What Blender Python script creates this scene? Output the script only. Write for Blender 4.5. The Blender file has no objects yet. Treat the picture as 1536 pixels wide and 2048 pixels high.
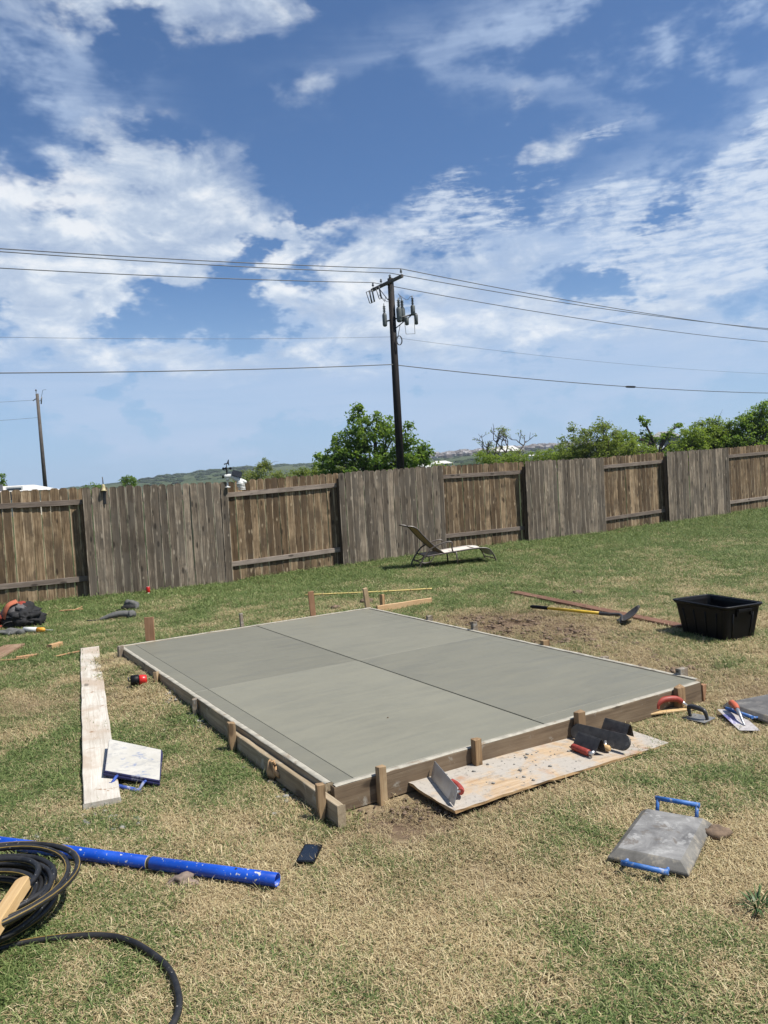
import bpy, math, random
import numpy as np
from mathutils import Vector, Matrix, Euler, noise as mnoise
R = math.radians
random.seed(7)
rng = np.random.default_rng(7)
scn = bpy.context.scene
col = scn.collection

# ------------------------------------------------------------------ camera
CAM_H = 1.65
cam_d = bpy.data.cameras.new('camera')
cam_d.sensor_width = 36.0
cam_d.lens = 1539 / 2048 * 36.0
cam_d.clip_start = 0.05
cam_d.clip_end = 12000
cam = bpy.data.objects.new('camera', cam_d)
col.objects.link(cam)
_p, _r = R(2.2), R(-3.2)
_f = Vector((0, math.cos(_p), -math.sin(_p))); _u = Vector((0, math.sin(_p), math.cos(_p))); _x = Vector((1, 0, 0))
_X = _x * math.cos(_r) + _u * math.sin(_r); _U = -_x * math.sin(_r) + _u * math.cos(_r)
cam.matrix_world = Matrix(((_X.x, _U.x, -_f.x, 0), (_X.y, _U.y, -_f.y, 0), (_X.z, _U.z, -_f.z, CAM_H), (0, 0, 0, 1)))
scn.camera = cam

# ------------------------------------------------------------------ sun and sky
SUN_EL = R(59)
SUN_AZ = math.atan2(0.95, -0.30)          # clockwise from +Y
sd = Vector((math.sin(SUN_AZ) * math.cos(SUN_EL), math.cos(SUN_AZ) * math.cos(SUN_EL), math.sin(SUN_EL)))
sl = bpy.data.lights.new('sun', 'SUN'); sl.energy = 5.0; sl.angle = R(0.53); sl.color = (1.0, 0.955, 0.88)
so = bpy.data.objects.new('sun', sl); col.objects.link(so)
so.rotation_euler = sd.to_track_quat('Z', 'Y').to_euler(); so.location = (20, -5, 40)
scn.view_settings.view_transform = 'Standard'
scn.view_settings.look = 'None'
scn.view_settings.exposure = 0.6
scn.view_settings.gamma = 1.0
scn.view_settings.use_curve_mapping = False
scn.cycles.max_bounces = 6
scn.cycles.transparent_max_bounces = 8

ALB = 0.82          # all paints and earths share one reflectance scale
class NT:
    """small node-graph writer"""
    def __init__(s, tree): s.t = tree; s.l = tree.links
    def new(s, typ, **kw):
        n = s.t.nodes.new(typ)
        for k, v in kw.items(): setattr(n, k, v)
        return n
    def put(s, sock, v):
        if v is None: return
        if sock == getattr(s, 'c', None) and hasattr(v, 'is_output'): v = s.mix(1.0, v, (ALB, ALB, ALB), 'MULTIPLY')
        if hasattr(v, 'is_output'): s.l.new(v, sock)
        else:
            if isinstance(v, (tuple, list)) and len(v) == 3 and sock.type == 'RGBA': v = (*v, 1)
            sock.default_value = v
    def math(s, op, a, b=None, c=None, clamp=False):
        n = s.new('ShaderNodeMath', operation=op, use_clamp=clamp)
        s.put(n.inputs[0], a); s.put(n.inputs[1], b); s.put(n.inputs[2], c)
        return n.outputs[0]
    def vmath(s, op, a, b=None):
        n = s.new('ShaderNodeVectorMath', operation=op)
        s.put(n.inputs[0], a)
        if op == 'SCALE': s.put(n.inputs['Scale'], b)
        else: s.put(n.inputs[1], b)
        return n.outputs['Value'] if op in ('LENGTH', 'DOT_PRODUCT') else n.outputs[0]
    def coord(s, k='Object'): return s.new('ShaderNodeTexCoord').outputs[k]
    def pos(s): return s.new('ShaderNodeNewGeometry').outputs['Position']
    def rnd(s): return s.new('ShaderNodeObjectInfo').outputs['Random']
    def attr(s, name, typ='GEOMETRY', out='Fac'):
        return s.new('ShaderNodeAttribute', attribute_name=name, attribute_type=typ).outputs[out]
    def mapping(s, v, loc=(0, 0, 0), rot=(0, 0, 0), scale=(1, 1, 1), typ='POINT'):
        n = s.new('ShaderNodeMapping', vector_type=typ)
        s.put(n.inputs['Vector'], v); s.put(n.inputs['Location'], loc); s.put(n.inputs['Rotation'], rot); s.put(n.inputs['Scale'], scale)
        return n.outputs[0]
    def noise(s, v, scale=5, detail=4, rough=0.55, dist=0.0, out=0):
        n = s.new('ShaderNodeTexNoise')
        s.put(n.inputs['Vector'], v); n.inputs['Scale'].default_value = scale; n.inputs['Detail'].default_value = detail
        n.inputs['Roughness'].default_value = rough; n.inputs['Distortion'].default_value = dist
        return n.outputs[out]
    def voro(s, v, scale=5, out='Distance', feature='F1', rand=1.0):
        n = s.new('ShaderNodeTexVoronoi', feature=feature); s.put(n.inputs['Vector'], v); n.inputs['Scale'].default_value = scale
        n.inputs['Randomness'].default_value = rand
        return n.outputs[out]
    def ramp(s, f, stops, interp='LINEAR'):
        n = s.new('ShaderNodeValToRGB'); n.color_ramp.interpolation = interp
        e = n.color_ramp.elements
        while len(e) < len(stops): e.new(0.5)
        for i, (p, c) in enumerate(stops):
            e[i].position = p
            if not isinstance(c, (tuple, list)): c = (c, c, c)
            e[i].color = (*c, 1)
        s.put(n.inputs[0], f)
        return n.outputs[0]
    def mix(s, f, a, b, blend='MIX'):
        n = s.new('ShaderNodeMix', data_type='RGBA', blend_type=blend)
        s.put(n.inputs[0], f); s.put(n.inputs[6], a); s.put(n.inputs[7], b)
        return n.outputs[2]
    def ss(s, v, a, b, lo=0.0, hi=1.0):
        n = s.new('ShaderNodeMapRange', interpolation_type='SMOOTHSTEP')
        s.put(n.inputs[0], v); s.put(n.inputs[1], a); s.put(n.inputs[2], b); s.put(n.inputs[3], lo); s.put(n.inputs[4], hi)
        return n.outputs[0]
    def bump(s, h, strength=0.3, dist=0.01):
        n = s.new('ShaderNodeBump'); s.put(n.inputs['Height'], h); n.inputs['Strength'].default_value = strength
        n.inputs['Distance'].default_value = dist
        return n.outputs[0]

# --- world: physical sky with a layer of broken cloud laid out over the sky dome
world = bpy.data.worlds.new('World'); scn.world = world; world.use_nodes = True
wt = world.node_tree; wt.nodes.clear(); W = NT(wt)
sky = W.new('ShaderNodeTexSky', sky_type='NISHITA', sun_disc=False)
sky.sun_elevation = SUN_EL; sky.sun_rotation = SUN_AZ
sky.altitude = 200; sky.air_density = 1.0; sky.dust_density = 0.6; sky.ozone_density = 2.0
SKY_K = 0.085
d = W.vmath('NORMALIZE', W.coord('Generated'))
sep = W.new('ShaderNodeSeparateXYZ'); W.put(sep.inputs[0], d)
az = W.math('MULTIPLY', W.math('ARCTAN2', sep.outputs[0], sep.outputs[1]), 57.2958)
el = W.math('MULTIPLY', W.math('ARCSINE', sep.outputs[2]), 57.2958)
ae = W.new('ShaderNodeCombineXYZ'); W.put(ae.inputs[0], az); W.put(ae.inputs[1], el)
flat = W.new('ShaderNodeCombineXYZ')
W.put(flat.inputs[0], sep.outputs[0]); W.put(flat.inputs[1], sep.outputs[1]); W.put(flat.inputs[2], W.math('MULTIPLY', sep.outputs[2], 2.0))
nv = flat.outputs[0]
warp = W.vmath('ADD', W.vmath('SCALE', W.vmath('SUBTRACT', W.noise(nv, 3.2, 2, 0.5, out=1), (0.5, 0.5, 0.5)), 5.0), W.vmath('SCALE', W.vmath('SUBTRACT', W.noise(nv, 13.0, 4, 0.6, out=1), (0.5, 0.5, 0.5)), 2.6))
aew = W.vmath('ADD', ae.outputs[0], warp)
def blob(a, e, ra, re, w, rot=0.0, cap=1.0):
    n = W.new('ShaderNodeTexGradient', gradient_type='SPHERICAL')
    W.put(n.inputs[0], W.mapping(aew, (a, e, 0), (0, 0, R(rot)), (ra, re, 1.0), 'TEXTURE'))
    return W.math('MULTIPLY', n.outputs['Fac'], w)
def total(lst):
    t = lst[0]
    for b in lst[1:]: t = W.math('ADD', t, b)
    return t
# cumulus sheets (dense, bright): azimuth, elevation, spread across and up, weight, tilt
cum = total([blob(-23, 17.6, 24, 8.5, 1.7, 0), blob(-13, 18.4, 12, 6.5, 1.25, -18), blob(-1.5, 15.2, 11, 5.0, 1.5, 0), blob(-9, 15.2, 12, 5.0, .7), blob(-23, 11.8, 20, 4.4, 1.0, -5), blob(-14, 10.4, 10, 3.0, .7),
             blob(-13, 32.6, 17, 5.4, 2.2, 8), blob(-4.2, 25.5, 3.6, 1.9, .95), blob(-2.6, 26.8, 2.6, 1.3, .7), blob(12.9, 22.1, 4.4, 1.7, 1.15), blob(9.7, 22.0, 3.2, 1.5, .85), blob(10.9, 24.4, 2.2, 2.6, .8, -30),
             blob(2.5, 10.4, 14, 4.0, .85), blob(12, 11.6, 15, 5.0, .80, 6), blob(24, 9.4, 14, 3.6, .75), blob(-5, 9.2, 11, 2.4, .6), blob(6.5, 14.6, 8, 2.6, .65, 12),
             blob(-4.5, 19.0, 6.0, 1.3, .7, 10)])
cum = W.math('MINIMUM', cum, 1.2)
# rippled high cloud on the right
rip = total([blob(27, 16.5, 16, 6.0, 2.2, 22), blob(20, 13.6, 13, 4.6, 1.5, 14), blob(7.0, 18.4, 8.5, 3.2, 1.5, 16), blob(16, 17.8, 8, 2.0, 1.1, 8), blob(31, 21, 10, 2.6, 1.0, 24), blob(16.5, 22.3, 6, 1.3, .7, 8), blob(14, 11.0, 14, 3.5, .9)])
rip = W.math('MINIMUM', rip, 1.0)
# thin veil
veil = total([blob(17, 28.0, 30, 7, .75, 8), blob(6, 28.6, 18, 4, .30, 4), blob(-26, 25, 17, 9.5, 1.15), blob(12, 9.5, 40, 12, 1.5), blob(-18, 8, 26, 7, .8), blob(-14, 12, 34, 10, 1.0), blob(28, 21, 20, 9, .8, 22), blob(26, 30, 20, 7, .6, 14)])
veil = W.math('MINIMUM', veil, 0.85)
# the rest of the sky, out of view: the same broken cloud
back = W.math('MULTIPLY', W.ss(W.math('ABSOLUTE', az), 34, 60), W.ss(el, 2, 10))
back2 = W.math('MAXIMUM', back, W.ss(el, 37, 48))
rest = W.math('MULTIPLY', back2, W.ss(W.noise(nv, 2.2, 3, 0.5), 0.42, 0.68, 0.0, 1.25))
cum = W.math('ADD', cum, rest)
n1 = W.noise(nv, 11.0, 10, 0.62, 0.35)
sh = W.vmath('ADD', nv, (0.012, -0.004, 0.028))
n1b = W.noise(sh, 11.0, 6, 0.60, 0.35)
den_c = W.math('ADD', cum, W.math('MULTIPLY', W.math('SUBTRACT', n1, 0.5), W.math('SUBTRACT', 2.6, W.math('MULTIPLY', cum, 1.1))))
a_c = W.math('MULTIPLY', W.math('MULTIPLY', W.ss(den_c, 0.05, 1.45), 0.90), W.ss(cum, 0.0, 0.5))
rv = W.mapping(nv, (0, 0, 0), (0, R(-20), R(-8)), (0.5, 0.5, 1.7))
n2 = W.noise(rv, 42.0, 6, 0.62, 0.5)
n2c = W.noise(nv, 64.0, 4, 0.6, 0.3)
rr0 = W.math('ADD', W.math('MULTIPLY', n2, 0.62), W.math('MULTIPLY', n2c, 0.38))
edge = W.math('SUBTRACT', W.math('ADD', rr0, W.math('MULTIPLY', rip, 0.17)), 0.10)
a_r = W.math('MULTIPLY', W.math('MULTIPLY', W.ss(edge, 0.42, 0.70), W.ss(rip, 0.04, 0.65)), 0.82)
vv = W.mapping(nv, (0, 0, 0), (0, R(-14), 0), (0.45, 0.45, 2.4))
n3 = W.noise(vv, 8.0, 7, 0.62, 0.7)
a_v = W.math('MULTIPLY', W.math('MULTIPLY', W.ss(W.math('ADD', veil, W.math('MULTIPLY', W.math('SUBTRACT', n3, 0.5), 1.5)), -0.25, 1.35), W.ss(veil, 0.0, 0.9)), 0.85)
hz = W.ss(el, 0.0, 17.0, 0.85, 0.0)
base = W.vmath('SCALE', sky.outputs[0], SKY_K)
base = W.mix(1.0, base, (0.73, 0.95, 1.19), 'MULTIPLY')
c1 = W.mix(hz, base, (0.36, 0.51, 0.72))
c2 = W.mix(a_v, c1, (0.44, 0.55, 0.73))
c3 = W.mix(a_r, c2, (0.62, 0.69, 0.79))
big = W.noise(W.vmath('ADD', nv, (3.0, 1.0, 2.0)), 6.5, 5, 0.6)
lit = W.math('ADD', W.math('ADD', W.math('MULTIPLY', W.math('SUBTRACT', n1, n1b), 2.6), W.math('MULTIPLY', W.math('SUBTRACT', big, 0.5), 1.9)), 0.52, clamp=True)
core = W.ss(den_c, 0.9, 2.6)
lit2 = W.math('SUBTRACT', lit, W.math('MULTIPLY', core, 0.10), clamp=True)
cc = W.ramp(lit2, [(0.0, (0.40, 0.485, 0.63)), (0.45, (0.52, 0.60, 0.715)), (0.75, (0.69, 0.745, 0.81)), (1.0, (0.83, 0.85, 0.87))])
c4 = W.mix(a_c, c3, cc)
bg = W.new('ShaderNodeBackground'); W.put(bg.inputs[0], c4); bg.inputs[1].default_value = 0.758
wo = W.new('ShaderNodeOutputWorld'); W.l.new(bg.outputs[0], wo.inputs[0])

# ------------------------------------------------------------------ mesh and object helpers
class MB:
    """collects shapes into one mesh"""
    def __init__(s): s.v = []; s.f = []; s.sm = []; s.a = []
    def add(s, vs, fs, smooth=False, a=0.0):
        o = len(s.v); s.v += [tuple(v) for v in vs]; s.a += [a] * len(vs)
        for f in fs: s.f.append(tuple(i + o for i in f)); s.sm.append(smooth)
        return s
    def box(s, c, size, M=None, taper=(1, 1)):
        x, y, z = (k / 2 for k in size)
        vs = []
        for dz, t in ((-z, (1, 1)), (z, taper)):
            for dx, dy in ((-x, -y), (x, -y), (x, y), (-x, y)):
                vs.append(Vector((dx * t[0], dy * t[1], dz)))
        if M is not None: vs = [M @ v for v in vs]
        vs = [v + Vector(c) for v in vs]
        return s.add(vs, [(3, 2, 1, 0), (4, 5, 6, 7), (0, 1, 5, 4), (1, 2, 6, 5), (2, 3, 7, 6), (3, 0, 4, 7)])
    def prism(s, poly, z0, z1, M=None, smooth=False):
        n = len(poly)
        vs = [Vector((p[0], p[1], z0)) for p in poly] + [Vector((p[0], p[1], z1)) for p in poly]
        if M is not None: vs = [M @ v for v in vs]
        fs = [tuple(range(n))[::-1], tuple(range(n, 2 * n))]
        s.add(vs, fs)
        o = len(s.v) - 2 * n
        for i in range(n):
            j = (i + 1) % n; s.f.append((o + i, o + j, o + n + j, o + n + i)); s.sm.append(smooth)
        return s
    def tube(s, pts, r, seg=8, closed=False, caps=True, squash=None):
        pts = [Vector(p) for p in pts]; n = len(pts)
        rs = r if isinstance(r, (list, tuple)) else [r] * n
        vs = []; prev = None
        for i, p in enumerate(pts):
            a = pts[(i - 1) % n] if (i > 0 or closed) else p
            b = pts[(i + 1) % n] if (i < n - 1 or closed) else p
            t = (b - a).normalized() if (b - a).length > 1e-9 else Vector((0, 0, 1))
            if prev is None:
                up = Vector((0, 0, 1)) if abs(t.z) < 0.9 else Vector((1, 0, 0))
                x = t.cross(up).normalized()
            else:
                x = prev - t * prev.dot(t)
                x = x.normalized() if x.length > 1e-6 else t.orthogonal().normalized()
            y = t.cross(x).normalized(); prev = x
            for k in range(seg):
                an = 2 * math.pi * k / seg
                vs.append(p + x * (math.cos(an) * rs[i]) + y * (math.sin(an) * rs[i] * (squash or 1)))
        fs = []
        m = n if closed else n - 1
        for i in range(m):
            i2 = (i + 1) % n
            for k in range(seg):
                k2 = (k + 1) % seg
                fs.append((i * seg + k, i2 * seg + k, i2 * seg + k2, i * seg + k2))
        s.add(vs, fs, True)
        if caps and not closed:
            o = len(s.v) - len(vs)
            s.f.append(tuple(o + k for k in range(seg))); s.sm.append(False)
            s.f.append(tuple(o + (n - 1) * seg + k for k in reversed(range(seg)))); s.sm.append(False)
        return s
    def cyl(s, a, b, r, r2=None, seg=12): return s.tube([a, b], [r, r if r2 is None else r2], seg)
    def lathe(s, prof, c=(0, 0, 0), seg=16, M=None):
        vs = []; n = len(prof)
        for (r_, z_) in prof:
            for k in range(seg):
                an = 2 * math.pi * k / seg; vs.append(Vector((r_ * math.cos(an), r_ * math.sin(an), z_)))
        if M is not None: vs = [M @ v for v in vs]
        vs = [v + Vector(c) for v in vs]
        fs = [(i * seg + k, i * seg + (k + 1) % seg, (i + 1) * seg + (k + 1) % seg, (i + 1) * seg + k) for i in range(n - 1) for k in range(seg)]
        fs.append(tuple(reversed(range(seg)))); fs.append(tuple((n - 1) * seg + k for k in range(seg)))
        return s.add(vs, fs, True)
    def lump(s, c, size, seed=0, amp=0.2, sub=2, M=None, flat=None):
        import bmesh
        bm = bmesh.new(); bmesh.ops.create_icosphere(bm, subdivisions=sub, radius=1.0)
        so_ = Vector((seed * 3.17, seed * 1.31, seed * .73)); vs = []
        for v in bm.verts:
            p = v.co.copy()
            k = 1 + amp * (1.6 * mnoise.noise(p * 1.3 + so_) + .9 * mnoise.noise(p * 2.9 + so_ * 2) + .55 * mnoise.noise(p * 6.3 - so_))
            p = p * k; p = Vector((p.x * size[0], p.y * size[1], p.z * size[2]))
            if flat is not None and p.z < flat: p.z = flat
            if M is not None: p = M @ p
            vs.append(p + Vector(c))
        fs = [tuple(v.index for v in f.verts) for f in bm.faces]; bm.free()
        return s.add(vs, fs, True)
    def mesh(s, name):
        m = bpy.data.meshes.new(name); m.from_pydata(s.v, [], s.f); m.update()
        m.polygons.foreach_set('use_smooth', s.sm)
        return m

def obj(name, mb, mat=None, parent=None, bev=0, seg=1, loc=None, rot=None):
    me = mb if isinstance(mb, bpy.types.Mesh) else mb.mesh(name)
    if mat is not None and len(me.materials) == 0: me.materials.append(mat)
    o = bpy.data.objects.new(name, me); col.objects.link(o)
    if parent is not None: o.parent = parent
    if loc is not None: o.location = loc
    if rot is not None: o.rotation_euler = rot
    if bev:
        b = o.modifiers.new('bevel', 'BEVEL'); b.width = bev; b.segments = seg; b.limit_method = 'ANGLE'; b.angle_limit = R(40)
    return o
def tag(o, label=None, cat=None, group=None, kind=None):
    if label: o['label'] = label
    if cat: o['category'] = cat
    if group: o['group'] = group
    if kind: o['kind'] = kind
    return o
def thing(name, label, cat, loc=(0, 0, 0), rot=(0, 0, 0), group=None):
    o = bpy.data.objects.new(name, None); o.empty_display_size = 0.1; col.objects.link(o)
    o.location = loc; o.rotation_euler = rot
    return tag(o, label, cat, group)
def curve(pts, n=8, closed=False):
    """Catmull-Rom through the points"""
    P = [Vector(p) for p in pts]; out = []; m = len(P)
    rngi = range(m if closed else m - 1)
    for i in rngi:
        g = (lambda k: P[k % m]) if closed else (lambda k: P[max(0, min(m - 1, k))])
        a, b, c, e = g(i - 1), g(i), g(i + 1), g(i + 2)
        for k in range(n):
            t = k / n
            out.append(0.5 * ((2 * b) + (c - a) * t + (2 * a - 5 * b + 4 * c - e) * t * t + (3 * b - a - 3 * c + e) * t ** 3))
    if not closed: out.append(P[-1])
    return out
FOOT = []      # where no grass grows: footprints on the ground
def foot(poly, m=0.0):
    c = np.mean(np.array(poly, float), axis=0)
    FOOT.append([tuple(c + (np.array(p) - c) * (1 + m)) for p in poly])

# ------------------------------------------------------------------ lie of the land
FA = np.array([-5.096, 13.201]); FANG = R(30.08)
FD = np.array([math.cos(FANG), math.sin(FANG)]); FN = np.array([FD[1], -FD[0]])   # along the fence, and out of it into the yard
PANEL = 2.44
S_K = np.array([-14, -6, -.6, 0, 1, 2, 3, 4, 5, 6, 7, 7.8, 12, 30]); H_K = np.array([-.1, -.05, -.043, -.06, -.085, -.01, .04, .05, .06, .135, .176, .231, .4, .9])
AZ_K = np.array([-60, -24, -20, -16.7, -13.6, -11.4, -4, 4, 7.3, 12.4, 19, 27, 60])
SIL = np.array([.008, .012, .0150, .0222, .0256, .0282, .0290, .0312, .0326, .0338, .030, .030, .02])
NEAR_AZ = np.array([-60, -30, -10, 4, 9, 19.5, 30, 60]); NEAR_K = np.array([-.006, -.005, 0, .012, .0155, .0238, .024, .02])
def sstep(a, b, x):
    t = np.clip((x - a) / (b - a), 0, 1); return t * t * (3 - 2 * t)
def gz(x, y):
    """height of the ground"""
    x = np.asarray(x, float); y = np.asarray(y, float)
    vx, vy = x - FA[0], y - FA[1]
    s = (vx * FD[0] + vy * FD[1]) / PANEL; q = vx * FN[0] + vy * FN[1]
    t = np.clip(1 - q / 5.5, 0, 1); w = t * t * (3 - 2 * t)
    H = w * np.interp(s, S_K, H_K)
    b = np.maximum(0, -q - 0.5)
    r = np.hypot(x, y); a = np.degrees(np.arctan2(x, np.maximum(y, 1e-3)))
    kn = np.interp(a, NEAR_AZ, NEAR_K); ks = np.interp(a, AZ_K, SIL)
    rip = 0.0006 * np.sin(a * 2.3) + 0.0005 * np.sin(a * 5.1 + 1)
    k = kn + (ks + rip - kn) * sstep(350, 1300, r) - 0.012 * sstep(1340, 2600, r)
    far = CAM_H + k * r
    T = 1 - np.exp(-b / 38.0)
    dx, dy = x + .33, y - 3.842
    su = dx * .8536 + dy * .5207; sv = -dx * .5207 + dy * .8536
    bank = .088 * np.exp(-(np.minimum(su, 0) / .30) ** 2 - (np.maximum(su, 0) / .7) ** 2) * sstep(1.3, 3.1, sv) * (1 - sstep(4.35, 4.95, sv))
    return H * (1 - T) + far * T + bank
def on(x, y, h=0.0): return Vector((x, y, float(gz(x, y)) + h))

# ------------------------------------------------------------------ materials
def mat(name, rough=0.6, spec=0.4):
    m = bpy.data.materials.new(name); m.use_nodes = True
    N = NT(m.node_tree); N.b = m.node_tree.nodes['Principled BSDF']
    N.b.inputs['Roughness'].default_value = rough
    N.b.inputs['Specular IOR Level'].default_value = spec
    N.c = N.b.inputs['Base Color']; N.n = N.b.inputs['Normal']; N.r = N.b.inputs['Roughness']
    return m, N
def plain(name, c, rough=0.5, var=0.15, scale=30, metal=0.0, spec=0.4, bump=0.0, dirt=None):
    m, N = mat(name, rough, spec)
    v = N.coord(); n = N.noise(v, scale, 5, 0.6)
    lo = tuple(k * (1 - var) for k in c); hi = tuple(min(1, k * (1 + var)) for k in c)
    cc = N.ramp(n, [(0.3, lo), (0.7, hi)])
    if dirt:
        cc = N.mix(N.ss(N.noise(v, dirt[1], 6, 0.65, 0.5), dirt[2], dirt[2] + 0.12), cc, dirt[0])
    N.put(N.c, cc); N.b.inputs['Metallic'].default_value = metal
    N.put(N.r, N.ramp(n, [(0.3, max(0, rough - .1)), (0.7, min(1, rough + .1))]))
    if bump: N.put(N.n, N.bump(n, bump, 0.005))
    return m
def wood(name, dark, mid, light, axis=0, splat=None, splat_amt=0.5, rough=0.75, tone=0.25, scale=1.0, knots=True, stain=None, worn=None):
    m, N = mat(name, rough, 0.25)
    v = N.coord(); rn = N.rnd()
    off = N.new('ShaderNodeCombineXYZ'); N.put(off.inputs[0], N.math('MULTIPLY', rn, 37.0)); N.put(off.inputs[1], N.math('MULTIPLY', rn, 91.0)); N.put(off.inputs[2], N.math('MULTIPLY', rn, 13.0))
    vo = N.vmath('ADD', v, off.outputs[0])
    sc = [22 * scale] * 3; sc[axis] = 0.9 * scale
    g = N.noise(N.mapping(vo, scale=tuple(sc)), 2.2, 6, 0.65, 0.8)
    sc2 = [60 * scale] * 3; sc2[axis] = 2.5 * scale
    g2 = N.noise(N.mapping(vo, scale=tuple(sc2)), 3.0, 3, 0.6, 0.3)
    f = N.math('ADD', N.math('MULTIPLY', g, 0.75), N.math('MULTIPLY', g2, 0.25))
    f = N.math('ADD', f, N.math('MULTIPLY', N.math('SUBTRACT', rn, 0.5), tone))
    c = N.ramp(f, [(0.30, dark), (0.50, mid), (0.70, light)])
    big = N.noise(vo, 2.6, 4, 0.6)
    c = N.mix(N.ss(big, 0.40, 0.68, 0, 0.5), c, dark)
    if stain is not None:
        c = N.mix(N.ss(N.noise(vo, 1.7, 5, 0.62, 0.4), 0.46, 0.62, 0, 0.75), c, stain)
    if knots:
        ks = [7.0 * scale] * 3; ks[axis] = 2.6 * scale
        k = N.voro(N.mapping(vo, scale=tuple(ks)), 1.0)
        c = N.mix(N.ss(k, 0.10, 0.20, 0.75, 0.0), c, tuple(q * 0.35 for q in dark))
    if worn is not None:      # rubbed, paler edges of the pickets and pale rings round their knots
        sx = N.new('ShaderNodeSeparateXYZ'); N.put(sx.inputs[0], v)
        e = N.math('MULTIPLY', N.ss(N.math('ABSOLUTE', sx.outputs[0]), .046, .066), N.ss(N.noise(N.mapping(vo, scale=(3, 3, 1.1)), 2.0, 4, .65), .42, .60))
        c = N.mix(N.math('MULTIPLY', e, .75), c, worn)
        k2 = N.voro(N.mapping(vo, (3, 5, 1), scale=(9, 9, 3.4)), 1.0)
        c = N.mix(N.math('MULTIPLY', N.ss(k2, .06, .22, .65, 0.0), N.ss(N.noise(vo, 5.0, 2), .45, .6)), c, worn)
    if splat is not None:
        sn = N.noise(v, 9 * scale, 7, 0.72, 0.3)
        c = N.mix(N.ss(sn, 0.66 - splat_amt * 0.4, 0.74 - splat_amt * 0.35), c, splat)
    N.put(N.c, c)
    N.put(N.n, N.bump(f, 0.45, 0.004))
    return m

M = {}
M['fence_front'] = wood('weathered_cedar', (.054, .043, .032), (.145, .115, .084), (.40, .325, .24), 2, tone=0.27, stain=(.112, .095, .075), rough=.85, worn=(.46, .39, .30))
M['fence_back'] = wood('golden_weathered_cedar', (.050, .031, .016), (.155, .102, .056), (.42, .305, .185), 2, tone=0.26, stain=(.094, .066, .041), rough=.85, worn=(.52, .41, .27))
M['fence_rail'] = wood('weathered_rail', (.11, .085, .068), (.235, .19, .155), (.36, .30, .25), 0, tone=0.2, rough=.85)
M['fence_post'] = wood('dark_post', (.05, .036, .026), (.10, .072, .05), (.16, .12, .085), 2, tone=0.2, rough=.85)
CON = (.56, .55, .50)
M['form'] = wood('form_lumber', (.095, .066, .042), (.175, .125, .080), (.25, .19, .125), 0, splat=(.31, .28, .23), splat_amt=0.18, tone=.15)
M['form_light'] = wood('pale_form_lumber', (.20, .15, .095), (.35, .28, .185), (.49, .405, .285), 0, splat=(.42, .385, .31), splat_amt=0.25, tone=.15)
M['crust'] = plain('dried_cement_crust', (.37, .345, .285), 0.9, .3, 14, bump=.5, dirt=((.24, .19, .135), 9, .56))
M['stake'] = wood('stake_lumber', (.20, .12, .06), (.40, .275, .15), (.60, .46, .28), 2, tone=.4, scale=1.3, stain=(.26, .175, .10))
M['stake_red'] = wood('reddish_stake_lumber', (.24, .125, .065), (.36, .20, .11), (.48, .29, .17), 2, tone=.2, scale=1.3)
M['stake_grey'] = wood('cement_smeared_stake', (.13, .10, .07), (.22, .175, .125), (.32, .26, .20), 2, splat=(.34, .32, .28), splat_amt=.4, tone=.2, scale=1.3)
M['plank_white'] = wood('cement_washed_plank', (.36, .31, .25), (.56, .52, .45), (.70, .67, .61), 0, splat=(.30, .20, .125), splat_amt=.16, tone=0, stain=(.42, .33, .25))
M['plank_red'] = wood('red_brown_plank', (.10, .045, .026), (.17, .085, .052), (.26, .15, .10), 0, tone=.1)
M['scrap'] = wood('scrap_plank', (.15, .085, .05), (.25, .155, .095), (.36, .25, .17), 0, tone=.1)
M['new_wood'] = wood('fresh_lumber', (.40, .23, .11), (.52, .33, .17), (.62, .44, .26), 0, tone=.2)
M['pole'] = wood('creosote_pole', (.006, .0045, .004), (.014, .010, .009), (.028, .021, .018), 2, tone=0, scale=.4, knots=False)
M['pole_grey'] = wood('grey_pole', (.05, .042, .037), (.10, .085, .073), (.16, .14, .12), 2, tone=0, scale=.4, knots=False)
M['arm'] = wood('crossarm_wood', (.05, .042, .037), (.11, .095, .083), (.18, .16, .14), 0, tone=0, scale=.5)
M['handle_wood'] = wood('pale_handle_wood', (.46, .29, .13), (.62, .43, .21), (.72, .54, .30), 0, tone=0, knots=False, rough=.5)
M['bamboo'] = plain('bamboo_cane', (.62, .47, .17), .5, .25, 12)
M['black_plastic'] = plain('black_plastic', (.004, .004, .005), .48, .3, 25, spec=.2, dirt=((.028, .028, .03), 9, .62))
M['black_metal'] = plain('dark_metal', (.03, .03, .032), .45, .3, 30, spec=.5)
M['bronze'] = plain('bronze_painted_frame', (.085, .068, .055), .4, .25, 20, spec=.5)
M['steel'] = plain('trowel_steel', (.30, .30, .29), .55, .25, 18, metal=.6, dirt=((.30, .29, .265), 14, .50))
M['steel_dull'] = plain('dull_dark_steel', (.075, .07, .065), .5, .35, 24, metal=.5, dirt=((.22, .21, .19), 18, .62))
M['blade'] = plain('bright_trowel_blade', (.66, .66, .64), .5, .12, 18, metal=.85, dirt=((.45, .44, .41), 14, .58))
M['alu'] = plain('aluminium', (.55, .55, .55), .38, .12, 18, metal=.8)
M['red_rubber'] = plain('red_rubber_grip', (.30, .045, .03), .55, .3, 30, dirt=((.32, .25, .21), 20, .66))
M['red_paint'] = plain('red_paint', (.55, .022, .018), .35, .15, 10)
M['orange_grip'] = plain('orange_red_grip', (.48, .11, .05), .5, .2, 30)
M['grey_paint'] = plain('equipment_grey', (.105, .118, .115), .5, .15, 8)
M['porcelain'] = plain('grey_porcelain', (.12, .125, .13), .3, .2, 8)
M['wire'] = plain('weathered_conductor', (.11, .115, .12), .5, .1, 3)
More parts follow.
